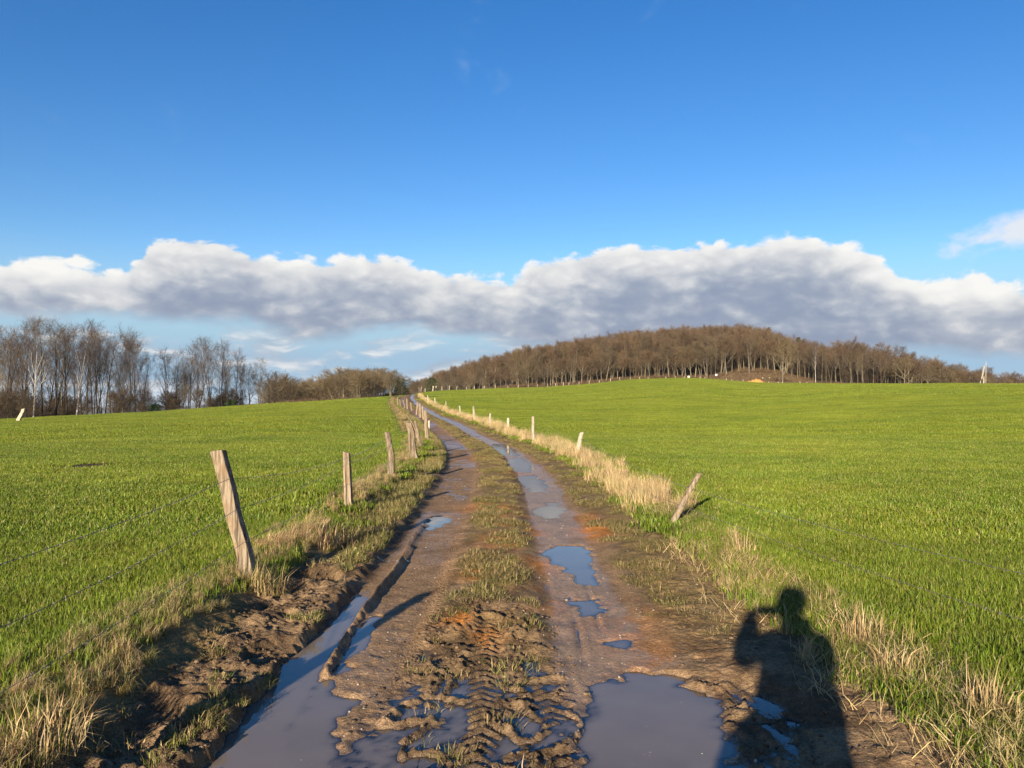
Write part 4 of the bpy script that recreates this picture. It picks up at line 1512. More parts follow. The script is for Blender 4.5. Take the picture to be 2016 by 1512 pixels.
M_BARK_D = mat_bark('dark_bark', (0.022, 0.018, 0.014), (0.048, 0.038, 0.028))
M_BARK_G = mat_bark('grey_bark', (0.12, 0.10, 0.066), (0.20, 0.168, 0.112))
M_BARK_B = mat_bark('birch_bark', (0.30, 0.26, 0.21), (0.55, 0.50, 0.43))
M_TWIG_R = mat_bark('reddish_twigs', (0.078, 0.050, 0.030), (0.115, 0.077, 0.046))
M_TWIG_G = mat_bark('grey_twigs', (0.082, 0.060, 0.034), (0.125, 0.094, 0.055))
M_TWIG_P = mat_bark('plum_twigs', (0.060, 0.046, 0.038), (0.105, 0.076, 0.060))
M_TWIG_D = mat_bark('dark_twigs', (0.05, 0.036, 0.024), (0.085, 0.062, 0.04))
TREES = {}


def variant(key, seed, H, kind, mb, mt):
    TV, TF, CV, CF, nb = tree_meshes(seed, H, kind)
    a = mesh_from('trunk_' + key, TV, TF, [mb])
    b = mesh_from('crown_' + key, CV, CF, [mb, mt], fmat=[0 if i < nb * 0.35 else 1 for i in range(len(CF))])
    TREES.setdefault(key[:-1], []).append((a, b, H))
    return a, b


for i in range(5):
    variant('beech%d' % i, 700 + i, 16, 'beech', M_BARK_G, M_TWIG_R)
for i in range(3):
    variant('brown%d' % i, 710 + i, 15, 'beech', M_BARK_G, M_TWIG_G)
for i in range(4):
    variant('dark%d' % i, 720 + i, 17, 'slim', M_BARK_D, M_TWIG_P)
for i in range(3):
    variant('birch%d' % i, 730 + i, 17, 'birch', M_BARK_B, M_TWIG_P)
for i in range(3):
    variant('oak%d' % i, 740 + i, 11, 'oak', M_BARK_G, M_TWIG_G)
for i in range(3):
    variant('bush%d' % i, 750 + i, 7.5, 'bush', M_BARK_G, M_TWIG_G)
for i in range(3):
    variant('zbush%d' % i, 770 + i, 7.5, 'bush', M_BARK_D, M_TWIG_D)
for i in range(3):
    variant('tall%d' % i, 760 + i, 15, 'slim', M_BARK_G, M_TWIG_G)


def tree(key, v, p, H, label, group, name='bare_tree', rz=None, cat='tree', wide=1.0):
    a, b, h0 = TREES[key][v % len(TREES[key])]
    o = add(name, None, loc=p, rot=(0, 0, random.random() * 6.28 if rz is None else rz))
    s = H / h0
    o.scale = (s * wide, s * wide, s)
    tag(o, label, cat, group)
    add('trunk', a, o); add('crown', b, o)
    return o


def far_pt(px, r):
    a = math.atan((px - CX) / F)
    x, y = r * math.sin(a), r * math.cos(a)
    return Vector((x, y, gz(x, y)))


def tree_px(key, v, px, r, top, label, group, **kw):
    """tree at bearing px and distance r whose top reaches photograph row top"""
    p = far_pt(px, r)
    zt = EYE + (HOR - top) / F * p.y
    return tree(key, v, p, max(zt - p.z, 2.0) * 1.02, label, group, **kw)


# --- left row beyond the field
GL = 'bare trees in the row beyond the left field'
LT = [(-60, 105, 640, 'dark'), (-25, 112, 632, 'dark'), (2, 108, 636, 'dark'), (14, 120, 650, 'tall'), (30, 126, 668, 'dark'), (64, 108, 634, 'birch'), (44, 116, 642, 'dark'), (66, 124, 660, 'dark'),
      (84, 110, 636, 'dark'), (100, 118, 640, 'dark'), (112, 112, 636, 'dark'), (120, 128, 656, 'tall'), (134, 114, 648, 'dark'), (146, 118, 640, 'birch'), (152, 126, 666, 'dark'), (170, 112, 660, 'dark'),
      (184, 116, 658, 'dark'), (196, 122, 656, 'dark'), (206, 114, 660, 'dark'), (222, 126, 690, 'tall'), (240, 118, 676, 'birch'), (256, 112, 670, 'dark'), (268, 124, 664, 'dark'), (284, 120, 674, 'birch'),
      (330, 128, 702, 'dark'), (344, 124, 694, 'dark'), (357, 132, 704, 'tall'), (372, 128, 684, 'dark'), (386, 124, 676, 'dark'), (404, 126, 670, 'birch'), (420, 130, 674, 'dark'), (436, 128, 674, 'dark'),
      (450, 126, 682, 'dark'), (462, 134, 690, 'dark'), (478, 140, 702, 'tall')]
words = {'dark': 'tall dark trunked bare tree', 'tall': 'slim greyish bare tree', 'birch': 'white stemmed bare birch'}
spec = {404: 'bare birch with a bright white stem in the second clump of the left row', 64: 'white limbed birch near the left edge of the photograph', 146: 'pale limbed birch in the middle of the first left clump',
        284: 'slender birch at the right end of the first left clump, beside the gap', 330: 'bare tree just right of the gap in the left row', 2: 'thick dark tree at the left edge of the photograph',
        206: 'dark forked tree standing before the slender trees of the first left clump', 112: 'thick black trunked tree standing midway in the first left clump'}
for px_ in np.arange(-45, 296, 19):
    LT.append((float(px_ + random.uniform(-4, 4)), random.uniform(124, 150), random.uniform(650, 705), random.choice(['dark', 'dark', 'tall'])))
for px_ in np.arange(335, 480, 20):
    LT.append((float(px_ + random.uniform(-4, 4)), random.uniform(132, 155), random.uniform(690, 725), random.choice(['dark', 'dark', 'tall'])))
def nth(n):
    return '%d%s' % (n, 'th' if 10 <= n % 100 <= 20 else {1: 'st', 2: 'nd', 3: 'rd'}.get(n % 10, 'th'))


LT.sort()
cnt = {True: 0, False: 0}
for i, (px, r, top, key) in enumerate(LT):
    cnt[px < 310] += 1
    lab = spec.get(px)
    if not lab:
        lab = words[key] + ', %s from the left in the clump %s of the gap' % (nth(cnt[px < 310]), 'left' if px < 310 else 'right')
    tree_px(key, i, px, r, top, lab, GL, wide=0.95 if key != 'birch' else 0.95)
# saplings thin in between
for i, px in enumerate(sorted([random.uniform(-20, 290) for _ in range(15)] + [random.uniform(325, 470) for _ in range(11)])):
    tree_px('dark' if i % 3 else 'tall', i, px, random.uniform(116, 150), random.uniform(725, 760), 'thin bare sapling among the trunks of the left row, %s from the left' % nth(i + 1), 'saplings in the left row', name='bare_sapling', wide=0.55)
for i, px in enumerate(sorted([random.uniform(-30, 292) for _ in range(22)] + [random.uniform(326, 480) for _ in range(12)])):
    tree_px('zbush', i, px, random.uniform(98, 135) if px < 310 else random.uniform(112, 140), random.uniform(765, 795), 'dark leafless shrub under the left row of trees, %s from the left' % nth(i + 1), 'shrubs under the left row', name='bare_shrub', cat='shrub', wide=1.2)
GO = 'spreading bare trees at the right end of the left row'
for i, (px, r, top, key, lab) in enumerate([(492, 140, 712, 'oak', 'spreading many limbed bare tree right of the second left clump'), (512, 150, 706, 'tall', 'upright bare tree behind the spreading ones at the end of the left row'),
                                            (528, 142, 716, 'oak', 'round bare tree at the right end of the left row'), (552, 150, 734, 'oak', 'low spreading bare tree where the left row meets the brown copse')]):
    tree_px(key, i, px, r, top, lab, GO, wide=1.05)
# the brown copse
GC = 'low bare trees of the brown copse left of the track'
for i, px in enumerate(sorted(random.uniform(540, 796) for _ in range(64))):
    top = np.interp(px, [540, 585, 610, 640, 680, 720, 760, 785, 800], [744, 748, 750, 738, 728, 724, 726, 735, 752]) + random.uniform(-2, 12)
    r = random.uniform(165, 235)
    tree_px('bush' if i % 3 else 'oak', i, px, r, top, 'low bushy bare tree in the brown copse left of the track, %s from the left' % nth(i + 1), GC, wide=1.25)

# --- wooded hill: the front row singly, the depth of the wood as one mass
FR = []
px = 850.0
while px < 2040:
    FR.append(px)
    px += random.uniform(6.5, 12.5) * (1.25 if 1430 < px < 1600 else 1.0)


def canopy_row(px):
    return float(np.interp(px, [800, 860, 940, 1000, 1060, 1100, 1180, 1290, 1400, 1440, 1500, 1540, 1580, 1620, 1660, 1700, 1790, 1850, 1900, 1960, 2016],
                           [748, 745, 735, 728, 716, 708, 700, 690, 680, 668, 660, 672, 680, 684, 694, 692, 702, 718, 730, 736, 740]))


GH = 'bare trees at the front edge of the wooded hill'
seg = {}
for i, px in enumerate(FR):
    a = math.atan((px - CX) / F)
    r = float(front_r(np.array([a]))[0]) + random.uniform(0, 10)
    if px < 1060:
        lab, key = 'small bare tree at the low left end of the wood', random.choice(['brown', 'beech', 'bush'])
    elif px < 1430:
        lab, key = 'grey trunked tree behind the skyline posts', random.choice(['beech', 'brown', 'beech', 'tall'])
    elif px < 1600:
        lab, key = 'bare beech above the cleared brown slope', random.choice(['beech', 'beech', 'tall'])
    elif px < 1770:
        lab, key = 'tall slim trunk right of the cleared slope', random.choice(['tall', 'tall', 'dark'])
    else:
        lab, key = 'low bare tree of the wood near the right edge', random.choice(['brown', 'oak', 'beech', 'bush'])
    seg[lab] = seg.get(lab, 0) + 1
    lab = '%s, %s from the left' % (lab, nth(seg[lab]))
    tree_px(key, random.randrange(9), px, r, canopy_row(px) + random.uniform(-4, 14), lab, GH, wide=0.85 if key in ('tall', 'dark') else 1.3)
tree_px('tall', 1, 1475, 291, 650, 'large pale beech forking into several stems above the orange heap', GH, wide=1.3)
tree_px('oak', 0, 1541, 236, 662, 'grey spreading bare tree standing alone in front of the cleared slope', GH, wide=0.95)
tree_px('birch', 1, 1606, 268, 672, 'white stemmed tall tree at the lower end of the cleared slope', GH, wide=0.7)
tree_px('oak', 1, 1780, 226, 694, 'big pale limbed bare tree standing clear before the dark wood on the right', GH, wide=1.2)
tree_px('oak', 2, 1826, 222, 718, 'small crooked pale bare tree right of the big pale limbed one', GH, wide=0.8)

def wood_lib(key, coll):
    for i, (a, b, H) in enumerate(TREES[key]):
        bm = bmesh.new(); bm.from_mesh(a); n = len(bm.faces); bm.from_mesh(b)
        me = bpy.data.meshes.new('wood_' + key); bm.to_mesh(me); bm.free()
        mi = np.zeros(len(me.polygons), np.int32)
        o = np.zeros(len(b.polygons), np.int32); b.polygons.foreach_get('material_index', o)
        mi[n:] = o
        me.materials.append(b.materials[0]); me.materials.append(b.materials[1])
        me.polygons.foreach_set('material_index', mi)
        lib(coll, '%s_%d' % (key, i), me)


for k in ('beech', 'brown', 'dark', 'zbush'):
    wood_lib(k, 'wood')
WX, WY, WS = [], [], []
X, Y = jgrid(-120, 330, 200, 560, 4.9)
r, a = polar(X, Y)
pxx = CX + F * np.tan(a)
rr = np.interp(a, _azt, T_RR)
ok = (pxx > 780) & (pxx < 2120) & (r > front_r(a) + 8) & (r < rr + 45)
X, Y, r, a, pxx = X[ok], Y[ok], r[ok], a[ok], pxx[ok]
Z = terrain(X, Y)
S = (0.78 + 0.22 * rng.random(len(X)))
S *= np.interp(pxx, [780, 860, 1000, 1200, 1500, 1700, 1850, 2016], [0.85, 0.9, 0.95, 1.0, 1.0, 0.88, 0.66, 0.5])
I = np.where(rng.random(len(X)) < 0.1, 8 + rng.integers(0, 4, len(X)), rng.integers(0, 8, len(X)))
X2, Y2 = jgrid(-120, 330, 200, 560, 4.6)          # hazel and young growth under the tall trees
r2, a2 = polar(X2, Y2); p2 = CX + F * np.tan(a2)
ok = (p2 > 800) & (p2 < 2120) & (r2 > front_r(a2) + 9) & (r2 < front_r(a2) + 75)
X2, Y2 = X2[ok], Y2[ok]
X = np.concatenate([X, X2]); Y = np.concatenate([Y, Y2]); Z = np.concatenate([Z, terrain(X2, Y2)])
I = np.concatenate([I, 12 + rng.integers(0, 3, len(X2))]); S = np.concatenate([S, 0.55 + 0.35 * rng.random(len(X2))])
scatter('wood', 'wood', np.stack([X, Y, Z], 1), I, S, np.stack([0 * X, 0 * X, rng.random(len(X)) * 6.28], 1), 'dense brown leafless wood covering the hill')

#@@PART4
# ------------------------------------------------------------------ evergreens
M_NEEDLE = mat_bark('dark_needles', (0.012, 0.026, 0.010), (0.028, 0.050, 0.016))


def conifer_meshes(seed, H, wide, bushy=False):
    g = random.Random(seed)
    TV, TF, CV, CF = [], [], [], []
    ns = 7
    for i in range(8):
        z = H * 0.97 * i / 7
        r = H * 0.02 * (1 - i / 7.6)
        for k in range(ns):
            t = k * 2 * math.pi / ns
            TV.append((math.cos(t) * r, math.sin(t) * r, z - 0.2))
    for i in range(7):
        for k in range(ns):
            k2 = (k + 1) % ns
            TF.append((i * ns + k, i * ns + k2, (i + 1) * ns + k2, (i + 1) * ns + k))
    n = 1500
    for i in range(n):
        u = g.random() ** 0.85
        if bushy:
            R0 = wide * math.sqrt(max(0.02, 1 - (2 * u - 0.75) ** 2 / 1.6))
        else:
            R0 = wide * (1 - u) * (0.75 + 0.25 * math.cos(u * 40)) + 0.05
        th = g.random() * 6.283
        lob = 0.72 + 0.28 * math.sin(th * 3 + u * 9 + seed)
        rr = R0 * lob * g.random() ** 0.4
        p = Vector((math.cos(th) * rr, math.sin(th) * rr, u * H * 0.98))
        d = Vector((math.cos(th), math.sin(th), g.uniform(-0.5, 0.5) + (0.5 if bushy else 0))).normalized()
        L = H * 0.05 * g.uniform(0.5, 1.3) + 0.08
        s = d.cross(Vector((g.gauss(0, 1), g.gauss(0, 1), g.gauss(0, 1)))).normalized() * L * 0.22
        o = len(CV)
        CV += [p - s, p + s, p + d * L]
        CF.append((o, o + 1, o + 2))
    return mesh_from('trunk_conifer', TV, TF, [M_BARK_D]), mesh_from('crown_conifer', CV, CF, [M_NEEDLE], smooth=False)


def conifer(seed, px, r, top, wide, label, bushy=False, name='conifer', cat='tree'):
    p = far_pt(px, r)
    H = max(EYE + (HOR - top) / F * p.y - p.z, 0.8)
    a, b = conifer_meshes(seed, H, wide, bushy)
    o = tag(add(name, None, loc=p), label, cat)
    add('trunk', a, o); add('crown', b, o)
    return o


conifer(801, 850, 205, 744, 2.6, 'dark evergreen bush behind the gate posts on the crest', True, 'evergreen_bush', 'bush')
conifer(802, 1513, 372, 644, 2.6, 'dark conifer tip rising from the top of the wood')
conifer(803, 1572, 345, 663, 2.6, 'dark conifer on the right shoulder of the wooded hill')
conifer(804, 305, 92, 802, 0.75, 'small dark evergreen bush in the gap of the left row', True, 'evergreen_bush', 'bush')
conifer(805, 455, 102, 797, 0.75, 'small dark evergreen bush under the right end of the second left clump', True, 'evergreen_bush', 'bush')
conifer(806, 788, 178, 744, 3.2, 'dark rounded evergreen at the right end of the brown copse', True, 'evergreen_bush', 'bush')
conifer(807, 1640, 300, 688, 2.4, 'dark conifer behind the slim pale trunks', False)

# ------------------------------------------------------------------ clearing below the wood
BRN = [((0.13, 0.085, 0.045), 4), ((0.09, 0.06, 0.032), 3), ((0.22, 0.16, 0.09), 2), ((0.10, 0.095, 0.036), 1)]
RUST = [((0.12, 0.060, 0.028), 2), ((0.09, 0.05, 0.025), 3), ((0.07, 0.05, 0.025), 3)]
for k in range(3):
    lib('brush', 'a_brush_%d' % k, blade_mesh('t', [blades(420, 3.0, 0.15, 0.55, 0.05, 0.7, 0.5, BRN, True, 820 + k)], M_STRAW))
for k in range(3):
    lib('brush', 'b_under_%d' % k, blade_mesh('t', [blades(480, 3.4, 0.3, 1.7, 0.045, 0.5, 0.4, BRN + RUST, True, 830 + k)], M_STRAW))
for k in range(2):
    lib('brush', 'c_line_%d' % k, blade_mesh('t', [blades(160, 1.8, 0.1, 0.32, 0.03, 0.5, 0.4, STRAW + BRN[:2], True, 840 + k)], M_STRAW))
X, Y = jgrid(40, 230, 170, 300, 1.7)
r, a = polar(X, Y); pxx = CX + F * np.tan(a); rc, hc = crest(a); fr = front_r(a)
ok = (pxx > 1405) & (pxx < 1665) & (r > rc + 6) & (r < fr + 6)
X1, Y1 = X[ok], Y[ok]; I1 = rng.integers(0, 3, len(X1)); S1 = 0.6 + 0.7 * rng.random(len(X1))
scatter('brushwood', 'brush', np.stack([X1, Y1, ground(X1, Y1)], 1), I1, S1, np.stack([0 * X1, 0 * X1, rng.random(len(X1)) * 6.28], 1), 'brown felled brushwood strewn over the cleared slope')
X, Y = jgrid(-60, 260, 170, 330, 2.0)
r, a = polar(X, Y); pxx = CX + F * np.tan(a); fr = front_r(a)
ok = (pxx > 820) & (pxx < 2060) & (r > fr - 2) & (r < fr + 16 + 45 * (pxx > 1440)) & (fbm(X * 0.12, Y * 0.12, 3, 121) > np.where(r > fr + 14, 0.2, 0.36))
X2, Y2 = X[ok], Y[ok]
scatter('undergrowth', 'brush', np.stack([X2, Y2, ground(X2, Y2)], 1), 3 + rng.integers(0, 3, len(X2)), 0.4 + 0.7 * rng.random(len(X2)), np.stack([0 * X2, 0 * X2, rng.random(len(X2)) * 6.28], 1), 'brown and russet undergrowth along the front of the wood')
# undergrowth under the left row
X, Y = jgrid(-110, -15, 70, 200, 1.7)
r, a = polar(X, Y); pxx = CX + F * np.tan(a); rc, hc = crest(a)
ok = (pxx > 500) & (pxx < 800) & (r > rc + 25) & (r < rc + 75) & (fbm(X * 0.2, Y * 0.2, 3, 122) > 0.42)
X3, Y3 = X[ok], Y[ok]
scatter('undergrowth', 'brush', np.stack([X3, Y3, ground(X3, Y3)], 1), 3 + rng.integers(0, 3, len(X3)), 0.4 + 0.6 * rng.random(len(X3)), np.stack([0 * X3, 0 * X3, rng.random(len(X3)) * 6.28], 1), 'brown bramble undergrowth below the copse')
# pale line of dry grass along the crest
aa = np.arctan((np.arange(880, 2060, 1.6) - CX) / F)
rc, hc = crest(aa)
rr_ = rc + rng.uniform(-1, 5, len(aa)); X4, Y4 = rr_ * np.sin(aa), rr_ * np.cos(aa)
scatter('dry_grass', 'brush', np.stack([X4, Y4, ground(X4, Y4)], 1), 6 + rng.integers(0, 2, len(X4)), 0.4 + 0.6 * rng.random(len(X4)), np.stack([0 * X4, 0 * X4, rng.random(len(X4)) * 6.28], 1), 'thin line of dry grass along the crest of the right field')

M_CUT = mat_plain('cut_wood', (0.42, 0.33, 0.20), (0.55, 0.45, 0.30), 3, 0.8)
M_WHITE = mat_plain('white_paint', (0.70, 0.70, 0.68), (0.82, 0.82, 0.80), 3, 0.6)
M_CHIP = mat_plain('wood_chip', (0.34, 0.16, 0.04), (0.50, 0.27, 0.075), 2.5, 0.9, 0, 0.08)
for i, (px, py, lab) in enumerate([(1501, 739, 'pale cut stump on the cleared slope, upper left of three'), (1515, 738, 'pale cut stump on the cleared slope, middle of the upper three'), (1534, 739, 'pale cut stump on the cleared slope, upper right of three'),
                                   (1513, 753, 'larger pale cut stump at the foot of the slope beside the orange heap'), (1532, 754, 'pale cut stump at the foot of the slope near the lone spreading tree'), (1588, 751, 'small pale cut stump at the right end of the cleared slope'), (1606, 746, 'small pale cut stump below the white stemmed tree')]):
    r_ = {739: 268, 738: 270, 753: 236, 754: 235}.get(py, 250)
    p = far_pt(px, r_)
    o = tag(add('tree_stump', None, loc=p), lab, 'stump', 'pale stumps on the cleared slope')
    h = random.uniform(0.35, 0.6)
    add('bole', post_mesh('bole', h, 0.5, (0.05, 0), 850 + i, M_BARK_G, 'round'), o)
    add('cut_face', post_mesh('cut', h + 0.06, 0.44, (0.06, 0), 860 + i, M_CUT, 'round', sink=-h * 0.7), o)

# orange heap
p = far_pt(1488, 233)
nu, nv = 20, 44
V, Fc = [], []
for i in range(nu):
    for j in range(nv):
        u = i / (nu - 1); th = j * 2 * math.pi / nv
        rx, ry = 3.5 * u, 2.4 * u
        x, y = math.cos(th) * rx, math.sin(th) * ry
        e = float(fbm(np.array([x * 0.7 + 3]), np.array([y * 0.7]), 4, 131)[0])
        h = 1.7 * max(0, 1 - u ** 1.6) * (0.55 + 0.9 * e) - 0.35 * u
        V.append((x * (0.85 + 0.3 * e), y, h))
for i in range(nu - 1):
    for j in range(nv):
        k = (j + 1) % nv
        Fc.append((i * nv + j, i * nv + k, (i + 1) * nv + k, (i + 1) * nv + j))
heap = add('chip_heap', mesh_from('chip_heap', V, Fc, [M_CHIP]), loc=p)
tag(heap, 'orange yellow heap of chippings on the crest below the clearing', 'heap')

# white topped signpost and a squat white drum
p = sky_place(1410, 3.0)
o = tag(add('signpost', None, loc=p), 'thin signpost with a small white panel at the edge of the wood', 'sign')
add('pole', post_mesh('pole', 2.1, 0.13, (0, 0), 870, M_BARK_D), o)
bm = bmesh.new(); bmesh.ops.create_cube(bm, size=1.0)
bmesh.ops.scale(bm, vec=(0.55, 0.06, 0.5), verts=bm.verts); bmesh.ops.bevel(bm, geom=bm.edges[:], offset=0.015, segments=1)
me = bpy.data.meshes.new('panel'); bm.to_mesh(me); bm.free(); me.materials.append(M_WHITE)
add('panel', me, o, loc=(0, -0.12, 1.9))
p = sky_place(1356, 2.0)
o = tag(add('white_drum', None, loc=p), 'squat whitish drum standing on the skyline before the wood', 'drum')


def lathe(name, prof, m, ns=16):
    V, Fc = [], []
    for r_, z in prof:
        for k in range(ns):
            t = k * 2 * math.pi / ns
            V.append((r_ * math.cos(t), r_ * math.sin(t), z))
    for i in range(len(prof) - 1):
        for k in range(ns):
            k2 = (k + 1) % ns
            Fc.append((i * ns + k, i * ns + k2, (i + 1) * ns + k2, (i + 1) * ns + k))
    Fc.append(tuple(range((len(prof) - 1) * ns, len(prof) * ns)))
    return mesh_from(name, V, Fc, [m], smooth=True)


add('barrel', lathe('barrel', [(0.36, -0.2), (0.38, 0.1), (0.40, 0.35), (0.39, 0.7), (0.40, 0.72), (0.38, 1.05)], M_CUT), o)
add('lid', lathe('lid', [(0.41, 1.05), (0.42, 1.12), (0.36, 1.2), (0.1, 1.24)], M_WHITE), o)

# ------------------------------------------------------------------ stones and clods
def rock_mesh(name, seed, s, m, sub=2, amp=0.35):
    bm = bmesh.new()
    bmesh.ops.create_icosphere(bm, subdivisions=sub, radius=1.0)
    g = random.Random(seed)
    dirs = [(Vector((g.gauss(0, 1), g.gauss(0, 1), g.gauss(0, 1))).normalized(), g.uniform(0.55, 0.95)) for _ in range(7)]
    for v in bm.verts:
        for d, c in dirs:
            k = v.co.dot(d)
            if k > c:
                v.co -= d * (k - c)
        v.co *= 1 + (g.random() - 0.5) * amp * 0.25
        v.co = Vector((v.co.x * s[0], v.co.y * s[1], v.co.z * s[2]))
    me = bpy.data.meshes.new(name); bm.to_mesh(me); bm.free()
    me.materials.append(m)
    return me


p = shoot(1001, 893)
tag(add('upright_stone', rock_mesh('stone', 5, (0.05, 0.045, 0.12), mat_plain('brown_stone', (0.10, 0.075, 0.055), (0.20, 0.155, 0.12), 25, 0.7, 0, 0.004)), loc=(p.x, p.y, p.z + 0.04)), 'small upright stone standing in a puddle of the right rut', 'stone')


def bits(name, n, region, size, m, seed, label, colr=None, flat=0.6, level=None):
    """many small lumps as one object"""
    g = np.random.default_rng(seed)
    base = []
    for k in range(5):
        bm = bmesh.new(); bmesh.ops.create_icosphere(bm, subdivisions=1, radius=1.0)
        q = random.Random(seed + k)
        for v in bm.verts:
            v.co *= q.uniform(0.65, 1.15)
        bm.verts.ensure_lookup_table()
        base.append((np.array([v.co[:] for v in bm.verts]), np.array([[v.index for v in f.verts] for f in bm.faces])))
        bm.free()
    t, y = region(g, n)
    x = t + bend(y)
    z = ground(x, y) if level is None else np.full(len(x), level)
    V, Fc, C = [], [], []
    k0 = 0
    for i in range(len(x)):
        bv, bf = base[i % 5]
        s = size[0] + (size[1] - size[0]) * g.random() ** 3
        a = g.random() * 6.28
        sx, sy, sz = s * (0.8 + 0.5 * g.random()), s * (0.7 + 0.4 * g.random()), s * flat
        vx, vy = bv[:, 0] * sx, bv[:, 1] * sy
        V.append(np.stack([vx * math.cos(a) - vy * math.sin(a) + x[i], vx * math.sin(a) + vy * math.cos(a) + y[i], bv[:, 2] * sz + z[i] + sz * 0.25], 1))
        Fc.append(bf + k0); k0 += len(bv)
        if colr is not None:
            C.append(np.repeat((np.array(colr[g.integers(0, len(colr))]) * (0.7 + 0.6 * g.random()))[None], len(bv), 0))
    me = mesh_from(name, np.concatenate(V), np.concatenate(Fc), [m], smooth=True)
    if colr is not None:
        vcol(me, 'col', np.concatenate(C)); vfl(me, 'wet', np.full(len(me.vertices), 0.35))
    return tag(add(name, me), label, kind='stuff')


MUDC = [(0.13, 0.085, 0.05), (0.10, 0.066, 0.04), (0.16, 0.11, 0.065)]


def reg_shelf(g, n):
    t = g.uniform(-1.95, -1.36, n); y = 2.4 + 5.0 * g.random(n) ** 1.2
    ok = fbm(t * 3, y * 3, 2, 141) > 0.42
    return t[ok], y[ok]


def reg_churn(g, n):
    t = g.uniform(-0.85, 0.45, n); y = g.uniform(2.6, 6.0, n)
    ok = (poly_sd(t, y, CHURN) > -0.12) & (ground(t, y) > WL + 0.01)
    return t[ok], y[ok]


def reg_right(g, n):
    t = g.uniform(0.95, 2.0, n); y = g.uniform(2.6, 7.5, n)
    ok = (fbm(t * 2, y * 2, 2, 142) > 0.48) & (ground(t, y) > WL + 0.01)
    return t[ok], y[ok]


def reg_ruts(g, n):
    t = np.where(g.random(n) < 0.5, g.normal(-0.85, 0.2, n), g.normal(0.6, 0.25, n)); y = 2.6 + 14 * g.random(n) ** 1.6
    ok = ground(t + bend(y), y) > WL + 0.004
    return t[ok], y[ok]


bits('mud_clods', 2600, reg_shelf, (0.004, 0.020), M_TRACK, 151, 'crumbs of mud on the trodden shelf', MUDC)
bits('mud_clods', 1800, reg_churn, (0.004, 0.018), M_TRACK, 152, 'crumbs of mud on the churned middle of the track', MUDC)
bits('mud_clods', 1300, reg_right, (0.004, 0.02), M_TRACK, 153, 'crumbs of mud right of the track', MUDC)
bits('pebbles', 700, reg_ruts, (0.003, 0.012), M_STONE, 154, 'small pebbles in the wheel ruts')


def reg_foam(g, n):
    t = np.concatenate([g.uniform(0.4, 1.05, n // 2), g.uniform(-1.3, -0.8, n // 2)]); y = g.uniform(3.1, 4.5, len(t))
    ok = ground(t, y) < WL - 0.012
    return t[ok], y[ok]


bits('foam_flecks', 30, reg_foam, (0.002, 0.005), M_STONE, 155, 'small pale flecks floating on the near puddles', None, 0.3, WL + T0)

# ------------------------------------------------------------------ far valley
M_FAR, t, b, out = mat('far_country')
pp = pos(t)
n1 = t.noise(pp, 0.004, 5, 0.6); n2 = t.noise(pp, 0.02, 4, 0.6)
c = t.mix(t.smooth(n1, 0.42, 0.58), (0.016, 0.02, 0.016), (0.045, 0.052, 0.028))
c = t.mix(t.smooth(n2, 0.55, 0.65, 0, 0.6), c, (0.16, 0.14, 0.10))
t.put(b.inputs['Base Color'], c); b.inputs['Roughness'].default_value = 0.95
rs = np.geomspace(700, 16000, 70); av = np.linspace(-1.25, 1.25, 120)
A, RR_ = np.meshgrid(av, rs)
X = (RR_ * np.sin(A)).ravel(); Y = (RR_ * np.cos(A)).ravel(); rr_ = RR_.ravel()
Z = terrain(X, Y) - 1.0
Z = np.where(rr_ < 760, Z - 6, Z) - 1.0
Z += (fbm(X / 900, Y / 900, 4, 161) - 0.5) * 60 * sstep(rr_, 1500, 4000) - 70 * sstep(rr_, 1000, 2600) - 40 * sstep(rr_, 9000, 16000)
Z += 105 * sstep(rr_, 3000, 6500) * np.clip(fbm(X / 1900, Y / 3200, 4, 162) - 0.36, 0, 1) * 1.9
tag(add('valley', mesh_from('valley', np.stack([X, Y, Z], 1), grid_faces(len(rs), len(av)), [M_FAR])), kind='structure')
hz_ = lambda x, y: float(terrain(np.array([x]), np.array([y]))[0]) - 2.0
M_ROOF = mat_plain('roof_tile', (0.12, 0.07, 0.05), (0.2, 0.12, 0.09), 0.5, 0.9)
M_WALLW = mat_plain('white_render', (0.62, 0.60, 0.56), (0.75, 0.73, 0.70), 0.4, 0.9)
hw = bpy.data.meshes.new('house_wall'); hr_ = bpy.data.meshes.new('house_roof')
bm = bmesh.new(); bmesh.ops.create_cube(bm, size=1.0); bmesh.ops.scale(bm, vec=(12, 9, 7), verts=bm.verts); bmesh.ops.translate(bm, vec=(0, 0, 3.5), verts=bm.verts); bm.to_mesh(hw); bm.free(); hw.materials.append(M_WALLW)
hr_.from_pydata([(-6.5, -5, 6.9), (6.5, -5, 6.9), (6.5, 5, 6.9), (-6.5, 5, 6.9), (-6.5, 0, 11), (6.5, 0, 11)], [], [(0, 1, 5, 4), (2, 3, 4, 5), (1, 2, 5), (3, 0, 4), (3, 2, 1, 0)]); hr_.materials.append(M_ROOF)
for i in range(18):
    px = random.choice([random.uniform(330, 440), random.uniform(300, 470), random.uniform(60, 290)])
    a_ = math.atan((px - CX) / F); r_ = random.uniform(2600, 3600)
    x, y = r_ * math.sin(a_), r_ * math.cos(a_)
    zz = hz_(x, y) + float((fbm(np.array([x / 900]), np.array([y / 900]), 4, 161)[0] - 0.5) * 60 * sstep(np.array([r_]), 1500, 4000)[0]) - 70
    o = tag(add('far_house', None, loc=(x, y, zz), rot=(0, 0, random.uniform(0, 3))), 'tiny pale house in the valley seen between the trunks of the left row', 'house', 'far houses in the valley')
    o.scale = (1.5, 1.5, 1.3)
    add('wall', hw, o); add('roof', hr_, o)

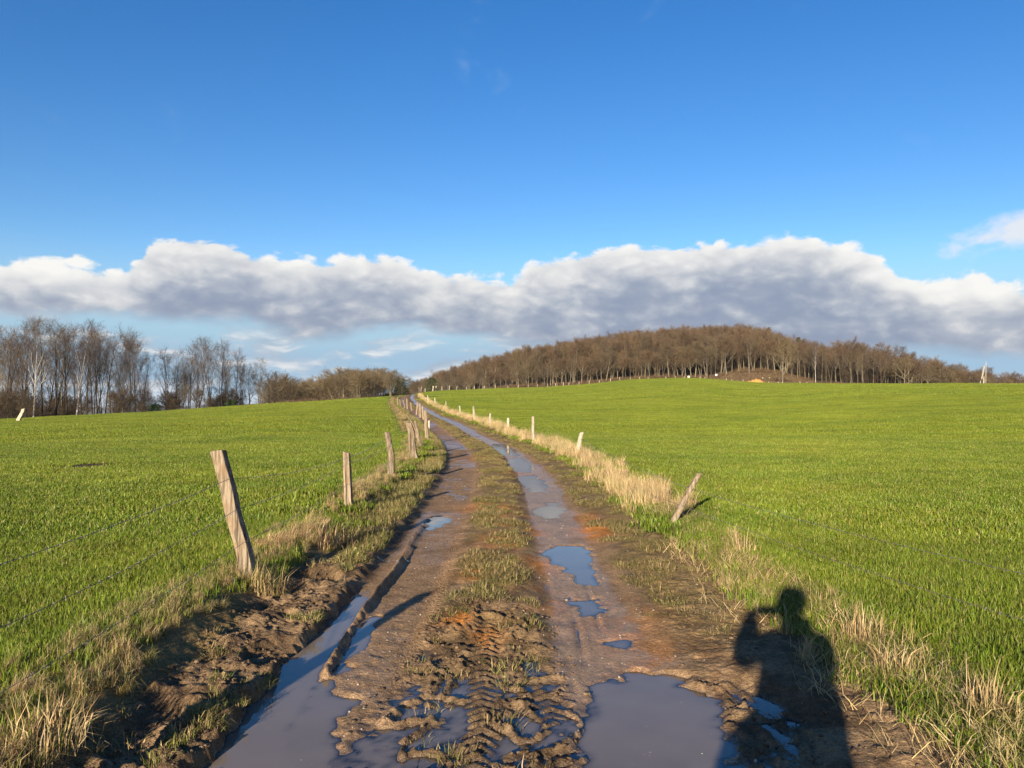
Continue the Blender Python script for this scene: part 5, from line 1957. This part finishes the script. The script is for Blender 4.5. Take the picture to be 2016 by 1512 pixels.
# ------------------------------------------------------------------ the photographer, whose shadow falls on the track
def M_cloth(name, c):
    return mat_plain(name, c, tuple(k * 1.4 for k in c), 30, 0.9)


M_SKIN = mat_plain('skin', (0.46, 0.28, 0.20), (0.52, 0.33, 0.24), 12, 0.6)
M_COAT = M_cloth('dark_coat', (0.03, 0.035, 0.05)); M_JEAN = M_cloth('jeans', (0.03, 0.045, 0.09)); M_HAIR = M_cloth('hair', (0.05, 0.03, 0.02)); M_BOOT = M_cloth('boots', (0.03, 0.022, 0.015))
gf = gz(0.12, -0.25)
J, E, RD = [], [], []


def jt(p, r, par=None):
    J.append(p); RD.append(r)
    if par is not None:
        E.append((par, len(J) - 1))
    return len(J) - 1


pel = jt((0.10, -0.29, 0.97), (0.165, 0.125))
sp1 = jt((0.115, -0.28, 1.14), (0.160, 0.115), pel)
ch = jt((0.135, -0.27, 1.32), (0.165, 0.12), sp1)
nb_ = jt((0.155, -0.25, 1.455), (0.075, 0.07), ch)
nk = jt((0.160, -0.23, 1.52), (0.058, 0.062), nb_)
hd0 = jt((0.165, -0.205, 1.585), (0.074, 0.088), nk)
hd1 = jt((0.168, -0.205, 1.66), (0.080, 0.098), hd0)
hd2 = jt((0.168, -0.21, 1.725), (0.066, 0.08), hd1)
nose = jt((0.166, -0.095, 1.615), (0.013, 0.016), hd0)
for sgn, hipx in ((-1, 0.02), (1, 0.20)):
    hp = jt((hipx, -0.29, 0.88), (0.105, 0.11), pel)
    kn = jt((hipx + sgn * 0.03, -0.25, 0.50), (0.066, 0.07), hp)
    an = jt((hipx + sgn * 0.045, -0.29, 0.12), (0.048, 0.05), kn)
    hl = jt((hipx + sgn * 0.05, -0.29, 0.05), (0.045, 0.05), an)
    bl = jt((hipx + sgn * 0.07, -0.15, 0.04), (0.045, 0.036), hl)
    jt((hipx + sgn * 0.075, -0.07, 0.035), (0.038, 0.028), bl)
for sgn, shx, el_, wr_, pal in ((-1, -0.035, (-0.150, -0.12, 1.275), (-0.060, -0.045, 1.460), (-0.045, -0.02, 1.525)), (1, 0.315, (0.345, -0.10, 1.22), (0.20, -0.035, 1.455), (0.155, -0.02, 1.515))):
    sh_ = jt((shx, -0.265, 1.405), (0.078, 0.08), ch)
    elb = jt(el_, (0.072, 0.072), sh_)
    fm = jt(tuple((a_ + b_) / 2 for a_, b_ in zip(el_, wr_)), (0.080, 0.080), elb)
    wri = jt(wr_, (0.064, 0.060), fm)
    pl = jt(pal, (0.040, 0.022), wri)
    for k in range(4):                                # fingers close on the end of the phone
        z = 1.555 - k * 0.016
        ex = -0.036 if sgn < 0 else 0.146
        f0 = jt((pal[0] - sgn * -0.0 + sgn * 0.006, -0.004, z - 0.004), (0.009, 0.009), pl)
        f1 = jt((ex + sgn * 0.004, 0.016, z), (0.0085, 0.0085), f0)
        jt((ex - sgn * 0.012, 0.014 - 0.001 * k, z + 0.002), (0.0075, 0.0075), f1)
    t0 = jt((pal[0] - sgn * 0.008, -0.040, 1.51), (0.011, 0.011), pl)
    t1 = jt((pal[0] - sgn * 0.022, -0.036, 1.525), (0.0095, 0.0095), t0)
    jt((pal[0] - sgn * 0.034, -0.031, 1.535), (0.008, 0.008), t1)
me = bpy.data.meshes.new('body')
me.from_pydata([(x, y, z + (gf if z < 0.2 else gf * (1 - z / 1.7) if z < 1.7 else 0)) for x, y, z in J], E, [])
tmp = bpy.data.objects.new('body_tmp', me); COL.objects.link(tmp)
sk = tmp.modifiers.new('skin', 'SKIN'); sk.use_smooth_shade = True
for i, r_ in enumerate(RD):
    me.skin_vertices[0].data[i].radius = r_
    me.skin_vertices[0].data[i].use_root = (i == 0)
tmp.modifiers.new('sub', 'SUBSURF').levels = 2
dg = bpy.context.evaluated_depsgraph_get()
bme = bpy.data.meshes.new_from_object(tmp.evaluated_get(dg))
bpy.data.objects.remove(tmp)
bme.materials.clear()
for m_ in (M_COAT, M_JEAN, M_SKIN, M_BOOT):
    bme.materials.append(m_)
for f in bme.polygons:
    c = f.center
    f.material_index = 3 if c.z < gf + 0.13 else 1 if c.z < 0.90 else 2 if (c.z > 1.50 and (c.y < -0.09 and c.x > 0.06 or c.y > -0.05)) or (c.y > -0.045 and c.z > 1.47) else 0
    f.use_smooth = True
person = tag(add('person', None, loc=(0, 0, 0)), 'person in a dark coat and hat, raising both hands, shown only by the shadow', 'person')
add('body', bme, person)
V, Fc = [], []
ns = 24
for i, (z, rx, ry, cx_) in enumerate([(1.55, 0.092, 0.095, 0.162), (1.44, 0.115, 0.12, 0.15), (1.36, 0.185, 0.14, 0.138), (1.22, 0.205, 0.155, 0.12), (1.10, 0.225, 0.16, 0.105), (0.98, 0.285, 0.175, 0.02), (0.86, 0.31, 0.19, 0.01), (0.74, 0.32, 0.20, 0.01)]):
    for k in range(ns):
        th = k * 2 * math.pi / ns
        w_ = 1 + 0.04 * math.sin(th * 5 + z * 9)
        V.append((cx_ + rx * math.cos(th) * w_, -0.28 + ry * math.sin(th) * w_, z))
for i in range(7):
    for k in range(ns):
        k2 = (k + 1) % ns
        Fc.append((i * ns + k, (i + 1) * ns + k, (i + 1) * ns + k2, i * ns + k2))
cm = mesh_from('coat', V, Fc, [M_COAT])
co = add('coat', cm, person); co.modifiers.new('thick', 'SOLIDIFY').thickness = 0.012
hm = rock_mesh('hat', 11, (0.132, 0.138, 0.112), M_HAIR, 3, 0.15)
add('hat', hm, person, loc=(0.172, -0.225, 1.675))
bm = bmesh.new(); bmesh.ops.create_cube(bm, size=1.0); bmesh.ops.scale(bm, vec=(0.16, 0.008, 0.075), verts=bm.verts)
bmesh.ops.bevel(bm, geom=bm.edges[:], offset=0.003, segments=2)
me = bpy.data.meshes.new('phone_body'); bm.to_mesh(me); bm.free(); me.materials.append(mat_plain('black_glass', (0.01, 0.01, 0.012), (0.015, 0.015, 0.018), 5, 0.15))
tag(add('phone', me, loc=(0.055, -0.012, 1.535)), 'black phone held sideways in the hands of the person', 'phone')

# ------------------------------------------------------------------ air
bm = bmesh.new(); bmesh.ops.create_cube(bm, size=1.0)
bmesh.ops.scale(bm, vec=(34000, 17500, 260), verts=bm.verts); bmesh.ops.translate(bm, vec=(0, 8500 - 100, -82), verts=bm.verts)
me = bpy.data.meshes.new('haze'); bm.to_mesh(me); bm.free()
mh = bpy.data.materials.new('haze_air'); mh.use_nodes = True
th = NT(mh.node_tree); th.n.clear()
oh = th.node('ShaderNodeOutputMaterial'); pv = th.node('ShaderNodeVolumePrincipled')
pv.inputs['Color'].default_value = (0.80, 0.88, 1.0, 1); pv.inputs['Density'].default_value = 3.5e-5
pv.inputs['Anisotropy'].default_value = 0.0
th.l.new(pv.outputs[0], oh.inputs['Volume'])
me.materials.append(mh)
tag(add('haze', me), kind='stuff')
